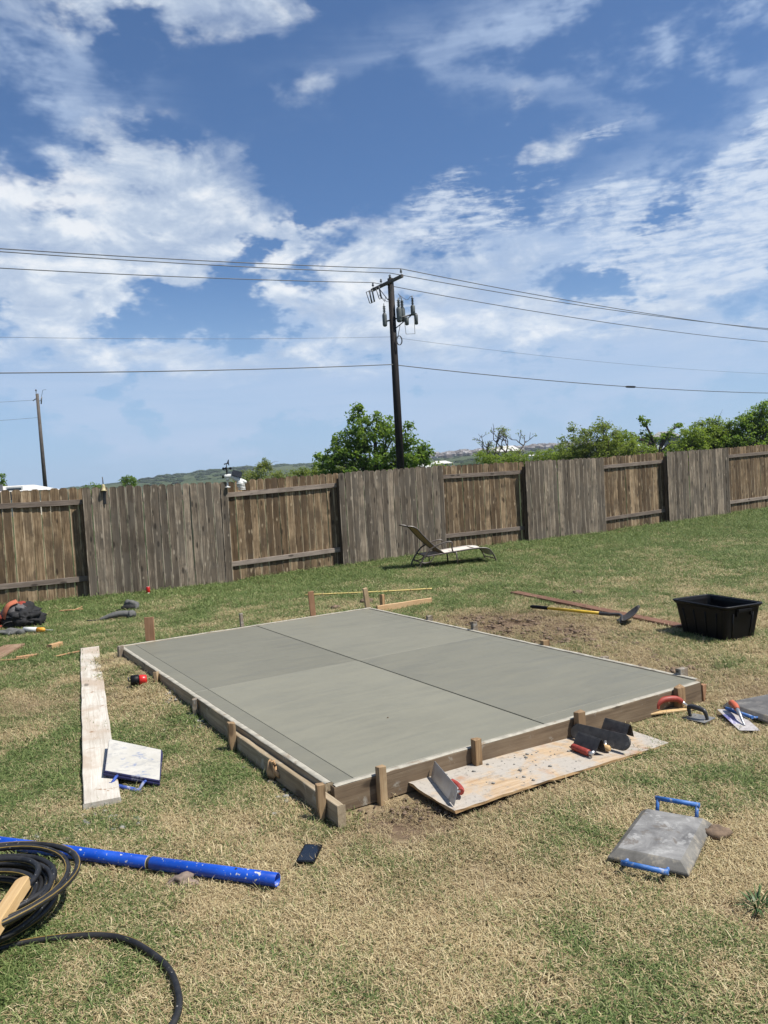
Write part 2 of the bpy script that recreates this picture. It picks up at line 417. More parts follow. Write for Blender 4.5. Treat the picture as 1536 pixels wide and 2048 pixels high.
M['white_plastic'] = plain('white_plastic', (.66, .66, .63), .4, .08, 20)
M['brass'] = plain('dull_brass', (.42, .36, .19), .5, .25, 30)
M['fabric_black'] = plain('black_fabric', (.013, .013, .014), .85, .5, 30, bump=.8)
M['fabric_grey'] = plain('grey_fabric', (.105, .10, .10), .9, .3, 60, bump=.5)
M['fabric_red'] = plain('red_fabric', (.25, .040, .022), .9, .25, 50, bump=.4)
M['fabric_orange'] = plain('faded_orange_webbing', (.44, .135, .07), .85, .15, 50)
M['pad_grey'] = plain('worn_grey_pad', (.105, .105, .10), .8, .35, 30, bump=.4)
M['soil'] = plain('dry_soil', (.165, .115, .077), .95, .45, 26, bump=.8)
M['rubble'] = plain('cement_crumbs', (.27, .26, .235), .9, .25, 30, bump=.5)
M['stone'] = plain('brown_stone', (.23, .175, .14), .9, .35, 20, bump=.8)
M['glass_dark'] = plain('phone_glass', (.012, .014, .018), .12, .1, 4, spec=.6)
M['yellow'] = plain('yellow_fibreglass', (.62, .40, .03), .4, .2, 20, dirt=((.30, .22, .09), 16, .64))
M['sling'] = plain('cream_sling_fabric', (.66, .60, .53), .8, .06, 120)
M['sling_back'] = plain('shade_tinted_sling', (.34, .22, .10), .8, .12, 120)  # back side of the sling, its brownish shade put into the colour
M['stucco'] = plain('cream_stucco', (.62, .56, .46), .8, .08, 6)
M['roof_pale'] = plain('pale_metal_roof', (.62, .60, .56), .5, .08, 4)
M['roof_grey'] = plain('grey_shingle', (.26, .25, .25), .8, .15, 6)
M['shed_wall'] = plain('grey_board_siding', (.22, .215, .22), .8, .1, 5)
M['window'] = plain('window_glass', (.03, .04, .05), .1, .1, 4, spec=.6)
M['car_paint'] = plain('white_car_paint', (.72, .74, .76), .25, .03, 4, spec=.6)
M['straw'] = plain('dry_stick', (.42, .24, .12), .8, .25, 30)
M['tag'] = plain('orange_tape', (.75, .34, .04), .5, .1, 20)

def concrete(name, k, seed):
    m, N = mat(name, .58, .42)
    v = N.coord('Object')
    vo = N.mapping(v, (seed * 3.1, seed * 1.7, 0))
    a = N.noise(vo, 1.1, 5, 0.6, .6)
    b = N.noise(N.mapping(vo, rot=(0, 0, R(8)), scale=(1, 5.5, 1)), 1.9, 5, 0.62, .8)     # trowel sweeps
    c = N.noise(vo, 45, 3, 0.6)
    f = N.math('ADD', N.math('ADD', N.math('MULTIPLY', a, .45), N.math('MULTIPLY', b, .4)), N.math('MULTIPLY', c, .15))
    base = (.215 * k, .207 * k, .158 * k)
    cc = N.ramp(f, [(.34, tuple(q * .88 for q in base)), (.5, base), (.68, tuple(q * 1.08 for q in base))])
    N.put(N.c, cc)
    N.put(N.r, N.ramp(b, [(.35, .46), (.65, .66)]))
    N.put(N.n, N.bump(N.math('ADD', b, N.math('MULTIPLY', c, .14)), .16, .006))
    return m

# --- ground: thatch and bare soil under the lawn, rough pasture beyond the fence
def make_ground_mat():
    m, N = mat('lawn_soil', .95, .1)
    p = N.pos()
    n1 = N.noise(p, 0.9, 5, .6); n2 = N.noise(p, 22, 6, .7); n3 = N.noise(p, 90, 4, .7)
    g = N.attr('green'); dr = N.attr('dirt'); fl = N.attr('field')
    f = N.math('ADD', N.math('MULTIPLY', n2, .6), N.math('MULTIPLY', n3, .4))
    straw = N.ramp(f, [(.30, (.085, .060, .035)), (.48, (.20, .150, .090)), (.66, (.36, .285, .18))])
    green = N.ramp(f, [(.30, (.035, .045, .016)), (.5, (.075, .105, .035)), (.68, (.155, .175, .075))])
    gm = N.ss(N.math('ADD', g, N.math('MULTIPLY', N.math('SUBTRACT', n2, .5), 1.3)), .25, .75)
    c = N.mix(gm, straw, green)
    soil = N.ramp(f, [(.3, (.060, .041, .027)), (.5, (.15, .104, .068)), (.68, (.25, .185, .128))])
    c = N.mix(N.ss(N.math('ADD', dr, N.math('MULTIPLY', N.math('SUBTRACT', n2, .5), 1.0)), .35, .75), c, soil)
    k1 = N.noise(p, .012, 6, .65); k2 = N.noise(p, .14, 5, .65)
    kf = N.math('ADD', N.math('MULTIPLY', k1, .55), N.math('MULTIPLY', k2, .45))
    pasture = N.ramp(kf, [(.34, (.020, .034, .014)), (.48, (.050, .072, .026)), (.60, (.085, .10, .040)), (.74, (.15, .145, .08))])
    c = N.mix(fl, c, pasture)
    N.put(N.c, c); N.put(N.n, N.bump(f, .6, .02))
    return m
M['ground'] = make_ground_mat()
M['band_grey'] = plain('cement_haze', (.50, .49, .45), .9, .2, 30)

def hash2(ix, iy, seed):
    h = (ix.astype(np.int64) * 374761393 + iy.astype(np.int64) * 668265263 + seed * 974634777) & 0x7fffffff
    h = ((h ^ (h >> 13)) * 1274126177) & 0x7fffffff
    return ((h ^ (h >> 16)) & 0xffff) / 65535.0
def vnoise(x, y, f, seed):
    x = np.asarray(x) * f; y = np.asarray(y) * f
    ix = np.floor(x); iy = np.floor(y); fx = x - ix; fy = y - iy
    fx = fx * fx * (3 - 2 * fx); fy = fy * fy * (3 - 2 * fy)
    a = hash2(ix, iy, seed); b = hash2(ix + 1, iy, seed); c = hash2(ix, iy + 1, seed); e = hash2(ix + 1, iy + 1, seed)
    return (a * (1 - fx) + b * fx) * (1 - fy) + (c * (1 - fx) + e * fx) * fy
def fbm(x, y, f, seed, o=4):
    t = 0; a = .5; s = 0
    for i in range(o): t = t + a * vnoise(x, y, f * 2 ** i, seed + i); s += a; a *= .55
    return t / s
def gauss(x, y, cx, cy, rx, ry, rot=0):
    c, s_ = math.cos(R(rot)), math.sin(R(rot)); dx, dy = x - cx, y - cy
    return np.exp(-(((dx * c + dy * s_) / rx) ** 2 + ((-dx * s_ + dy * c) / ry) ** 2))
def dirt_map(x, y):
    d_ = 1.0 * gauss(x, y, 1.5, 8.15, .75, .95, 25) + .45 * gauss(x, y, 2.25, 6.2, .4, .8, 30) + .6 * gauss(x, y, 1.2, 8.9, .6, .4) + .75 * gauss(x, y, .15, 3.75, .55, .22, 25) + .5 * gauss(x, y, 2.5, 5.3, .45, .35)
    d_ += .45 * gauss(x, y, -3.0, 6.1, .55, .5) + .3 * gauss(x, y, 0.25, 3.2, .5, .3)
    return np.clip(d_ * (0.55 + .9 * fbm(x, y, 2.2, 51)), 0, 1)
def green_map(x, y):
    """share of living blades"""
    vx, vy = x - FA[0], y - FA[1]; q = vx * FN[0] + vy * FN[1]
    g = np.full(np.shape(x), .47)
    g = g + .45 * np.exp(-np.clip(q, 0, 99) / 1.6)
    g = g + .20 * sstep(8.0, 11.5, y) + .16 * sstep(4, 8, x) * sstep(7, 12, y)
    g = g + .26 * gauss(x, y, -3.9, 9.0, 1.9, 2.2) + .12 * gauss(x, y, -2.3, 4.6, 1.0, 1.3) + .12 * gauss(x, y, -3.6, 6.4, .9, .9)
    g = g - .20 * gauss(x, y, 1.1, 3.2, 1.7, .9) - .22 * gauss(x, y, 2.6, 6.4, 1.4, 2.0, 30) - .12 * gauss(x, y, -.1, 2.85, .9, .45)
    g = g + .34 * gauss(x, y, .55, 2.1, 1.3, .42) + .16 * gauss(x, y, -1.5, 2.2, .7, .4) - .12 * gauss(x, y, -1.5, 11.6, 1.4, .9) - .10 * gauss(x, y, -2.6, 6.6, .6, 1.2, 30)
    g = g + 1.25 * (fbm(x, y, 1.5, 11) - .5) + 1.25 * (fbm(x, y, 5.0, 31) - .5) + .45 * (vnoise(x, y, 17, 71) - .5)
    return np.clip(g - .55 * dirt_map(x, y), 0.02, .97)

def build_ground():
    def axis(lo, hi, st, far_lo, far_hi, n):
        a = np.arange(lo, hi + st * .5, st)
        g1 = lo - (np.geomspace(st, lo - far_lo, n))[::-1]; g2 = hi + np.geomspace(st, far_hi - hi, n)
        return np.concatenate([g1, a, g2])
    xs = axis(-10, 16, .2, -1800, 1800, 48); ys = axis(0.5, 28, .2, -600, 1750, 48)
    X, Y = np.meshgrid(xs, ys); Z = gz(X, Y)
    near = (Y < 26) & (np.abs(X) < 18)
    Z = Z + np.where(near, .012 * (fbm(X, Y, 1.6, 5) - .5) - .018 * np.clip(dirt_map(X, Y), 0, 1) * (1 - gauss(X, Y, 2.5, 5.3, .6, .5)), 0)
    nx, ny = len(xs), len(ys)
    vs = np.stack([X.ravel(), Y.ravel(), Z.ravel()], 1)
    i = np.arange(nx * ny).reshape(ny, nx)
    fs = np.stack([i[:-1, :-1].ravel(), i[:-1, 1:].ravel(), i[1:, 1:].ravel(), i[1:, :-1].ravel()], 1)
    global ZLO, ZHI
    ZLO, ZHI = float(Z.min()), float(Z.max())
    me = bpy.data.meshes.new('ground'); me.from_pydata(vs.tolist(), [], fs.tolist()); me.update()
    me.polygons.foreach_set('use_smooth', [True] * len(me.polygons))
    q = (X - FA[0]) * FN[0] + (Y - FA[1]) * FN[1]
    for nm, arr in (('green', green_map(X, Y)), ('dirt', dirt_map(X, Y)), ('field', sstep(0.3, 1.5, -q))):
        at = me.attributes.new(nm, 'FLOAT', 'POINT'); at.data.foreach_set('value', arr.ravel().astype(np.float32))
    return tag(obj('ground', me, M['ground']), kind='structure')
build_ground()

# ------------------------------------------------------------------ fence
def build_fence():
    root = thing('wooden_fence', 'weathered grey-brown cedar privacy fence with panels facing in and out by turns', 'fence', (FA[0], FA[1], 0), (0, 0, FANG))
    # local x runs along the fence, local -y faces the yard
    PH = 1.88
    picks = []
    q = random.Random(3)
    for k in range(9):                                   # picket blanks: dog-eared, slightly bowed and split
        w = .138 + q.uniform(-.004, .004); t = .016
        mb = MB(); n = 9; bow = q.uniform(-.008, .008); tw = q.uniform(-.006, .006)
        zs = [PH * i / (n - 1) for i in range(n - 1)] + [PH - .03, PH]
        zs = [PH * i / (n - 2) for i in range(n - 2)] + [PH - .032, PH]
        vs = []
        for z in zs:
            u = z / PH; half = w / 2 if z < PH - .001 else w / 2 - .034
            b = bow * math.sin(u * math.pi); c = tw * (u - .5)
            for (sx, sy) in ((-1, -1), (-.25, -1), (.25, -1), (1, -1), (1, 1), (.25, 1), (-.25, 1), (-1, 1)):
                cup = .0058 * (1 if abs(sx) > .5 else 0)
                vs.append((sx * half, sy * t / 2 + b + c * sx + cup * (1 if k % 2 else -1), z))
        fs = []
        for i in range(len(zs) - 1):
            for j in range(8): j2 = (j + 1) % 8; fs.append((i * 8 + j, i * 8 + j2, (i + 1) * 8 + j2, (i + 1) * 8 + j))
        fs.append(tuple(reversed(range(8)))); fs.append(tuple((len(zs) - 1) * 8 + j for j in range(8)))
        mb.add(vs, fs); me = mb.mesh('picket'); picks.append(me)
    front = [p.copy() for p in picks]; back = [p.copy() for p in picks]
    for p in front: p.materials.append(M['fence_front'])
    for p in back: p.materials.append(M['fence_back'])
    rail = MB().box((0, 0, 0), (PANEL, .038, .089)).mesh('rail'); rail.materials.append(M['fence_rail'])
    post = MB().box((0, 0, .86), (.089, .089, 1.86)).mesh('post'); post.materials.append(M['fence_post'])
    for i in range(-2, 11):
        s0 = i * PANEL; isfront = (i % 2 == 0)
        h0, h1 = np.interp(i, S_K, H_K), np.interp(i + 1, S_K, H_K)
        obj('post', post, None, root, loc=(s0, 0, h0), bev=.004)
        if i == 10: continue
        ext = .055
        a, b = (s0 - ext, s0 + PANEL + ext) if isfront else (s0 - .042, s0 + PANEL + .046)
        yl = -.091 if isfront else .091
        n = 17 if isfront else 15
        n = 18 if isfront else 17
        pitch = (b - a) / n
        for k in range(n):
            x = a + (k + .5) * pitch; z = np.interp(x / PANEL, S_K, H_K)
            o = obj('picket', q.choice(front if isfront else back), None, root,
                    loc=(x + q.uniform(-.003, .003), yl + q.uniform(-.002, .004) * (1 if isfront else -1), z + .03 + q.uniform(-.012, .010)),
                    rot=(0, q.uniform(-.004, .004), q.uniform(-.02, .02)))
            o.scale = (pitch / .1445, 1, 1)
        yr = -.064 if isfront else .064
        an = math.atan2(h1 - h0, PANEL)
        for zr in (.345, 1.66):
            o = obj('rail', rail, None, root, loc=(s0 + PANEL / 2, yr, (h0 + h1) / 2 + zr), rot=(q.uniform(-.02, .02), -an + q.uniform(-.003, .003), 0), bev=.003)
    return root
fence = build_fence()

# ------------------------------------------------------------------ power poles and lines
def local(root, p): return Vector(p) - root.location
PX, PY = 0.84, 34.0
PZ = float(gz(PX, PY)); PT = 10.52
def build_pole():
    root = thing('power_pole', 'tall dark creosoted power pole with crossarm and grey transformers standing behind the green tree', 'utility pole', (PX, PY, PZ))
    h = PT - PZ
    obj('shaft', MB().tube([(0, 0, -.3), (0, 0, h * .5), (0.01, 0, h)], [.185, .165, .135], 14), M['pole'], root)
    ca = Vector((.52, -.854, 0)); al = Vector((.854, .52, 0))       # crossarm direction, line direction
    rot = (0, 0, math.atan2(ca.y, ca.x))
    za = h - .22
    o = obj('crossarm', MB().box((0, 0, 0), (2.55, .10, .13)), M['arm'], root, bev=.006, loc=tuple(-al * .2 + Vector((0, 0, za))), rot=rot)
    for s in (-1, 1):
        obj('brace', MB().tube([-al * .24 + ca * s * .62 + Vector((0, 0, za - .05)), -al * .17 + Vector((0, 0, za - .72))], .018, 6), M['porcelain'], root)
    for t in (-1.15, -.45, .30, 1.18):
        obj('insulator', MB().lathe([(.012, 0), (.012, .09), (.05, .10), (.055, .14), (.03, .17), (.045, .19), (.03, .24), (.0, .245)], tuple(-al * .2 + ca * t + Vector((0, 0, za + .06))), 10), M['porcelain'], root)
    # fuse cutouts hanging from the far end of the arm
    for t in (-1.25, -1.02, -.42):
        b = -al * .28 + ca * t + Vector((0, 0, za - .05))
        mb = MB().tube([b, b + Vector((-.06, 0, -.06))], .02, 6)
        mb.tube([b + Vector((-.05, 0, 0)), b + Vector((.03, 0, -.52))], .035, 8)
        cut = obj('fuse_cutout', mb, M['porcelain'], root)
        obj('fuse_tube', MB().tube([b + Vector((-.20, 0, -.02)), b + Vector((-.07, 0, -.52))], .02, 6).tube([b + Vector((-.05, 0, .0)), b + Vector((-.20, 0, -.02))], .012, 5).tube([b + Vector((.03, 0, -.52)), b + Vector((-.07, 0, -.54))], .012, 5), M['black_metal'], cut)
    # equipment rack lower down: bracket arms with tanks and bushings
    zr = h - 1.95
    obj('bracket', MB().tube([(-.25, -.1, zr + .1), (.95, .1, zr + .38)], .035, 6).tube([(0, 0, zr - .3), (.85, .1, zr + .34)], .025, 6), M['black_metal'], root)
    def tank(name, c, r, hh, dark=False):
        mb = MB().lathe([(r * .55, 0), (r * .9, .03), (r, .08), (r, hh * .62), (r * .85, hh * .68), (r * .45, hh * .72)], c, 12)
        t = obj(name, mb, M['grey_paint'], root)
        bz = c[2] + hh * .7
        prof = []
        for i in range(5): prof += [(r * .35, i * .07), (r * .75, i * .07 + .015), (r * .38, i * .07 + .04)]
        prof += [(.02, .36), (.02, .44)]
        obj('bushing', MB().lathe(prof, (c[0], c[1], bz), 10), M['porcelain'] if dark else M['grey_paint'], t)
        return t
    tank('transformer', (-.34, -.05, zr - .12), .10, .80)
    tank('transformer', (.30, -.12, zr + .02), .12, .90)
    tank('transformer', (.46, .18, zr + .10), .12, .85)
    tank('transformer', (.92, .08, zr + .32), .10, .62, True)
    obj('transformer', MB().lathe([(.05, -.35), (.09, -.33), (.1, -.05), (.04, 0)], (.62, .02, zr + .25), 10).lathe([(.05, -.5), (.08, -.48), (.09, -.1), (.04, 0)], (1.04, .1, zr + .42), 10), M['grey_paint'], root)
    obj('steel_bracket', MB().tube([(.52, -.05, zr + .1), (.56, -.05, zr - .5), (.95, -.05, zr - .5), (.95, -.05, zr + .2)], .014, 6), M['grey_paint'], root)
    loop = [(.22 + .12 * math.sin(a) + .03 * i / 20, -.2, zr - .78 + .2 * math.cos(a)) for i, a in enumerate(np.linspace(0, 4 * math.pi, 34))]
    obj('cable_loop', MB().tube(loop, .017, 6).tube(curve([(.2, -.18, zr - .58), (.26, -.16, zr - .35), (.33, -.1, zr - .05)], 5), .017, 6), M['wire'], root)
    jm = MB()
    for a, b in (((-.52, 1.05), (-.30, -.03)), ((.33, 1.15), (.30, -.1)), ((.30, .95), (.92, .05)), ((-.52, 1.0), (.0, .4))):
        p0 = Vector((a[0], 0, za - .45)); p1 = Vector((b[0], b[1], zr + .95))
        jm.tube(curve([p0, (p0 * .6 + p1 * .4) + Vector((.12, 0, -.15)), (p0 * .25 + p1 * .75) + Vector((.1, 0, .12)), p1], 6), .011, 5)
    obj('jumper_wire', jm, M['wire'], root)
    obj('conduit', MB().tube([(-.19, -.12, -.2), (-.19, -.12, 1.35)], .04, 8), M['grey_paint'], root)
    obj('meter_box', MB().box((-.24, -.14, .62), (.16, .12, .42)), M['grey_paint'], root, bev=.02, seg=2)
    tip = MB()
    tip.tube([(.05, 0, h - .05), (-.06, -.1, h + .12)], .02, 6)
    obj('pole_top_bracket', tip, M['porcelain'], root)
    return root, ca, al, za
pole, CA, AL, ZA = build_pole()
PB = Vector((PX, PY, PZ))
def line(name, label, at, dz_l, dz_r, r, lump=None):
    """conductor through one attachment point, sagging away both ways"""
    pts = []
    for side, span, sag, dz in ((-1, 62.0, 1.15, dz_l), (1, 62.0, 1.15, dz_r)):
        seg = []
        for i in range(0, 29):
            t = i / 28; dd = span * t
            z = at.z + dz * t - 4 * sag * t * (1 - t)
            seg.append(Vector((at.x, at.y, 0)) + AL * side * dd + Vector((0, 0, z)))
        pts = seg[::-1] if side < 0 else pts[:-1] + seg
    o = obj(name, MB().tube(pts, r, 6), M['wire'])
    tag(o, label, 'power line', 'overhead lines on the tall pole')
    return o, pts
base_c = PB - AL * .2 + Vector((0, 0, ZA + .32))
line('power_line', 'overhead wire on the nearest insulator at the crossarm tip, topmost of the lines', base_c + CA * 1.18, 0.1, 0.0, .017)
line('power_line', 'overhead wire on the middle insulator just under the topmost wire', base_c + CA * .30 + Vector((0, 0, .05)), 0.55, 0.65, .017)
line('power_line', 'overhead wire on the far left insulator, third down from the top', base_c - CA * 1.15 + Vector((0, 0, .0)), 0.15, -0.2, .017)
line('power_line', 'faint thin wire crossing the pole below the transformers', PB + Vector((-.15, -.1, 7.98 - PZ)), .3, .55, .006)
o, pts = line('cable_line', 'lowest thick black cable crossing the pole midway with a splice case on its right', PB + Vector((-.15, -.16, 6.77 - PZ)), .35, .55, .020)
mid = PB + AL * 15.2 + Vector((-.15, -.16, 6.77 - PZ + .55 * .245 - 4 * 1.15 * .245 * .755))
obj('splice_case', MB().tube([mid - AL * .42, mid - AL * .3, mid + AL * .3, mid + AL * .42], [.02, .055, .055, .02], 8), M['black_plastic'], o)

def small_pole():
    x, y = -30.6, 70.0
    z = float(gz(x, y)); h = 11.65 - z
    root = thing('power_pole', 'thin grey-brown utility pole behind the pale shed on the left', 'utility pole', (x, y, z))
    obj('shaft', MB().tube([(0.05, 0, -.3), (-.12, 0, h - .25)], [.19, .13], 12), M['pole_grey'], root)
    obj('insulator', MB().lathe([(.03, 0), (.03, .2), (.08, .22), (.08, .3), (.03, .36)], (-.2, 0, h - .2), 8), M['porcelain'], root)
    obj('fuse_cutout', MB().tube([(-.1, 0, h - .9), (.15, 0, h - .9)], .03, 6).tube([(.28, 0, h - .55), (.18, 0, h - 1.2)], .055, 8).tube([(.15, 0, h - .9), (.42, 0, h + .05), (.72, 0, h + .08)], .018, 5), M['porcelain'], root)
    obj('clamp', MB().tube([(-.12, 0, h - .6), (-.45, -.2, h - .9)], .04, 6), M['black_metal'], root)
    for lab, hh in (('upper thin wire running left from the small pole on the left', h - .8), ('lower thin wire running left from the small pole on the left', h - 2.4)):
        a = Vector((x - .2, y, z + hh)); b = Vector((x - 34, y - 26, z + hh - .4))
        pts = [a.lerp(b, t) + Vector((0, 0, -4 * .9 * t * (1 - t))) for t in np.linspace(0, 1, 18)]
        tag(obj('power_line', MB().tube(pts, .014, 5), M['wire']), lab, 'power line', 'wires on the small pole')
small_pole()

# ------------------------------------------------------------------ trees
def leaf_mat(name, dark, mid, light, trans=.5):
    m, N = mat(name, .55, .3)
    t = N.attr('tone'); rn = N.math('FRACT', N.math('MULTIPLY', t, 7.31))
    c = N.ramp(t, [(.0, dark), (.5, mid), (1.0, light)])
    c = N.mix(N.math('MULTIPLY', rn, .25), c, (.16, .15, .05))
    N.put(N.c, c)
    tr = N.new('ShaderNodeBsdfTranslucent'); N.put(tr.inputs[0], N.mix(.55, c, (.34, .46, .06), 'MIX'))
    ms = N.new('ShaderNodeMixShader'); ms.inputs[0].default_value = trans
    out = [n for n in m.node_tree.nodes if n.type == 'OUTPUT_MATERIAL'][0]
    N.l.new(N.b.outputs[0], ms.inputs[1]); N.l.new(tr.outputs[0], ms.inputs[2]); N.l.new(ms.outputs[0], out.inputs[0])
    return m
M['leaf_rich'] = leaf_mat('rich_green_leaves', (.040, .115, .010), (.095, .205, .020), (.18, .29, .045))
M['leaf_spring'] = leaf_mat('spring_green_leaves', (.085, .145, .012), (.165, .245, .022), (.26, .34, .055))
M['leaf_olive'] = leaf_mat('olive_green_leaves', (.080, .115, .018), (.155, .195, .034), (.24, .275, .07))
M['leaf_pale'] = leaf_mat('pale_willow_leaves', (.11, .14, .035), (.20, .23, .065), (.32, .34, .13))
M['bark'] = plain('dark_bark', (.062, .050, .042), .9, .35, 6, bump=.6)
M['bark_grey'] = plain('grey_bark', (.13, .115, .10), .9, .3, 6, bump=.6)

def leaves(centres, radii, per, size, rr, flat=.75, droop=0.0):
    """leaf-sized bent quads in loose clusters: one mesh"""
    C = np.repeat(np.asarray(centres), per, 0); Rd = np.repeat(np.asarray(radii), per)
    n = len(C)
    dv = rr.normal(size=(n, 3)); dv /= np.linalg.norm(dv, axis=1)[:, None]
    rad = Rd * rr.random(n) ** .45
    P = C + dv * rad[:, None] * np.array([1, 1, flat]); P[:, 2] -= droop * rad * rr.random(n)
    nrm = rr.normal(size=(n, 3)) + np.array([.40, -.15, 1.15]) + dv * .5; nrm /= np.linalg.norm(nrm, axis=1)[:, None]
    tv = np.cross(nrm, rr.normal(size=(n, 3))); tv /= np.linalg.norm(tv, axis=1)[:, None]
    bv = np.cross(nrm, tv); L = size * rr.uniform(.6, 1.35, n)
    v = np.empty((n, 4, 3))
    v[:, 0] = P - tv * L[:, None] * .5; v[:, 2] = P + tv * L[:, None] * .5 - nrm * L[:, None] * .12
    v[:, 1] = P + bv * L[:, None] * .30 + nrm * L[:, None] * .08; v[:, 3] = P - bv * L[:, None] * .30 + nrm * L[:, None] * .08
    f = np.arange(n * 4).reshape(n, 4)
    me = bpy.data.meshes.new('crown'); me.from_pydata(v.reshape(-1, 3).tolist(), [], f.tolist()); me.update()
    cl = np.repeat(rr.random(len(centres)), per)
    tone = np.clip(.55 * rr.random(n) + .45 * cl, 0, 1)
    at = me.attributes.new('tone', 'FLOAT', 'POINT'); at.data.foreach_set('value', np.repeat(tone, 4).astype(np.float32))
    return me
def tree(name, label, cat, x, y, fork, blobs, lsize, per, lm, bark, tr, seed, limbs=14, group=None, crad=.38, stems=1, twig=False):
    """blobs: (dx, dy, height, rx, ry, rz, clusters) about the base"""
    rr = np.random.default_rng(seed); z = float(gz(x, y))
    root = thing(name, label, cat, (x, y, z), group=group)
    cs = []
    for (bx, by, bz, rx, ry, rz, n) in blobs:
        dv = rr.normal(size=(n, 3)); dv /= np.linalg.norm(dv, axis=1)[:, None]
        k = rr.random(n) ** .42
        cs.append(np.array([bx, by, bz]) + dv * k[:, None] * np.array([rx, ry, rz]))
    cs = np.concatenate(cs); cs[:, 2] = np.maximum(cs[:, 2], .25)
    rad = crad * rr.uniform(.55, 1.25, len(cs))
    obj('crown', leaves(cs, rad, per, lsize, rr), lm, root)
    mb = MB()
    bases = [Vector((rr.normal() * .12 * (stems > 1), rr.normal() * .12 * (stems > 1), 0)) for _ in range(stems)]
    tops = []
    for b in bases:
        lean = Vector((rr.normal() * .12, rr.normal() * .12, 1)) * fork
        tops.append(b + lean)
        mb.tube(curve([b - Vector((0, 0, .2)), b + lean * .5 + Vector((rr.normal() * .05, rr.normal() * .05, 0)), b + lean], 5), [tr * (1.15 - .4 * i / 10) for i in range(11)], 8)
    idx = rr.choice(len(cs), min(limbs, len(cs)), replace=False)
    for i in idx:
        a = tops[i % len(tops)]; c = Vector(cs[i]); m_ = a.lerp(c, .5) + Vector((rr.normal() * .15, rr.normal() * .15, .12 * (c - a).length))
        pts = curve([a - Vector((0, 0, .15)), m_, c], 5)
        mb.tube(pts, [tr * .62 * (1 - .88 * j / (len(pts) - 1)) + .006 for j in range(len(pts))], 6)
        if twig:
            for _ in range(3):
                e = c + Vector((rr.normal() * .3, rr.normal() * .3, abs(rr.normal()) * .35)); mb.tube([c, c.lerp(e, .5) + Vector((0, 0, .05)), e], [.012, .008, .004], 4)
    obj('trunk', mb, bark, root)
    return root
bt = float(gz(-.1, 38))
tree('leafy_tree', 'bright green leafy tree directly behind the tall power pole', 'tree', -.25, 38.6, .5,
     [(-1.5, 0, 2.5, 1.15, 1.1, .95, 60), (-.75, 0, 3.25, .75, .8, 1.15, 46), (-2.35, 0, 1.9, .75, .8, .8, 30), (.45, 0, 2.3, 1.25, 1.2, 1.3, 62), (.25, .1, 3.35, .75, .7, .9, 28), (-.7, 0, 1.2, 2.1, 1.2, .9, 60), (1.75, 0, 1.9, .85, .9, .85, 38), (2.35, 0, 2.0, .6, .6, .55, 14), (-.8, 0, 4.25, .26, .3, .5, 10), (1.7, 0, 3.0, .35, .4, .6, 10), (1.2, 0, .9, 1.2, 1.0, .6, 26)],
     .17, 34, M['leaf_rich'], M['bark'], .11, 5, 34, crad=.36, stems=3)
# bare, half-dead tree
def bare_tree(x, y, seed):
    rr = random.Random(seed); z = float(gz(x, y))
    root = thing('bare_tree', 'half bare crooked tree with few leaves in front of the cream house', 'tree', (x, y, z))
    mb = MB(); tips = []
    def grow(p, d, L, r, dep):
        pts = [p]; q = p.copy(); dd = d.copy()
        for i in range(4):
            dd = (dd + Vector((rr.gauss(0, .20), rr.gauss(0, .20), rr.gauss(.04, .14)))).normalized(); q = q + dd * L / 4; pts.append(q.copy())
        mb.tube(pts, [r * (1 - .11 * i) for i in range(5)], 6 if r > .03 else 4)
        if dep == 0 or r < .010: tips.append(q); return
        for k in range(2 if dep > 1 else 3):
            nd = (dd + Vector((rr.gauss(0, .65), rr.gauss(0, .5), rr.gauss(.10, .32)))).normalized()
            grow(pts[rr.choice([2, 3, 4, 4])], nd, L * rr.uniform(.62, .85), r * .64, dep - 1)
    for d, L in ((Vector((-.75, 0, .75)), 1.25), (Vector((-.15, .2, 1)), 1.35), (Vector((.35, -.1, 1)), 1.3), (Vector((.9, .1, .6)), 1.6), (Vector((1.1, 0, .25)), 1.2)):
        grow(Vector((0, 0, .45)), d.normalized(), L, .115, 4)
    mb.tube([(0, 0, -.3), (0, 0, .35)], .15, 8)
    obj('trunk', mb, M['bark'], root)
    r2 = np.random.default_rng(seed); sel = [t for t in tips if r2.random() < .42 or (t.x > .2 and t.x < 1.4 and r2.random() < .5)]
    obj('crown', leaves([tuple(t) for t in sel], [.22] * len(sel), 9, .13, r2), M['leaf_olive'], root)
bare_tree(8.6, 55, 21)
G1 = 'trees and bushes beyond the fence'
tree('bushy_tree', 'wide olive green bush with bare branches above it, right of the half bare tree', 'tree', 12.9, 45, .4,
     [(-1.1, 0, 1.0, 2.0, 1.4, 1.0, 100), (-1.4, 0, 1.9, 1.2, 1.0, 1.0, 56), (-.2, 0, 2.1, 1.1, 1.0, 1.1, 56), (.8, 0, 1.5, 1.4, 1.2, 1.1, 70), (2.0, 0, 1.1, 1.1, 1.0, .9, 44), (.1, 0, 2.9, .5, .5, .6, 12), (-1.75, 0, 3.0, .2, .2, .3, 4), (-2.3, 0, .7, .9, .9, .6, 20)],
     .13, 34, M['leaf_olive'], M['bark'], .09, 9, 34, G1, .34, 4, True)
tree('low_bush', 'low yellow-green bush at the foot of the half bare tree', 'bush', 9.6, 48, .2,
     [(-1.8, 0, 1.25, 1.2, .8, .6, 50), (0, 0, 1.1, 1.5, 1.0, .6, 56), (1.6, 0, 1.4, 1.4, 1.0, .7, 60), (-3.0, 0, 1.5, .8, .8, .5, 30)], .12, 34, M['leaf_spring'], M['bark'], .03, 12, 10, G1, .34, 4)
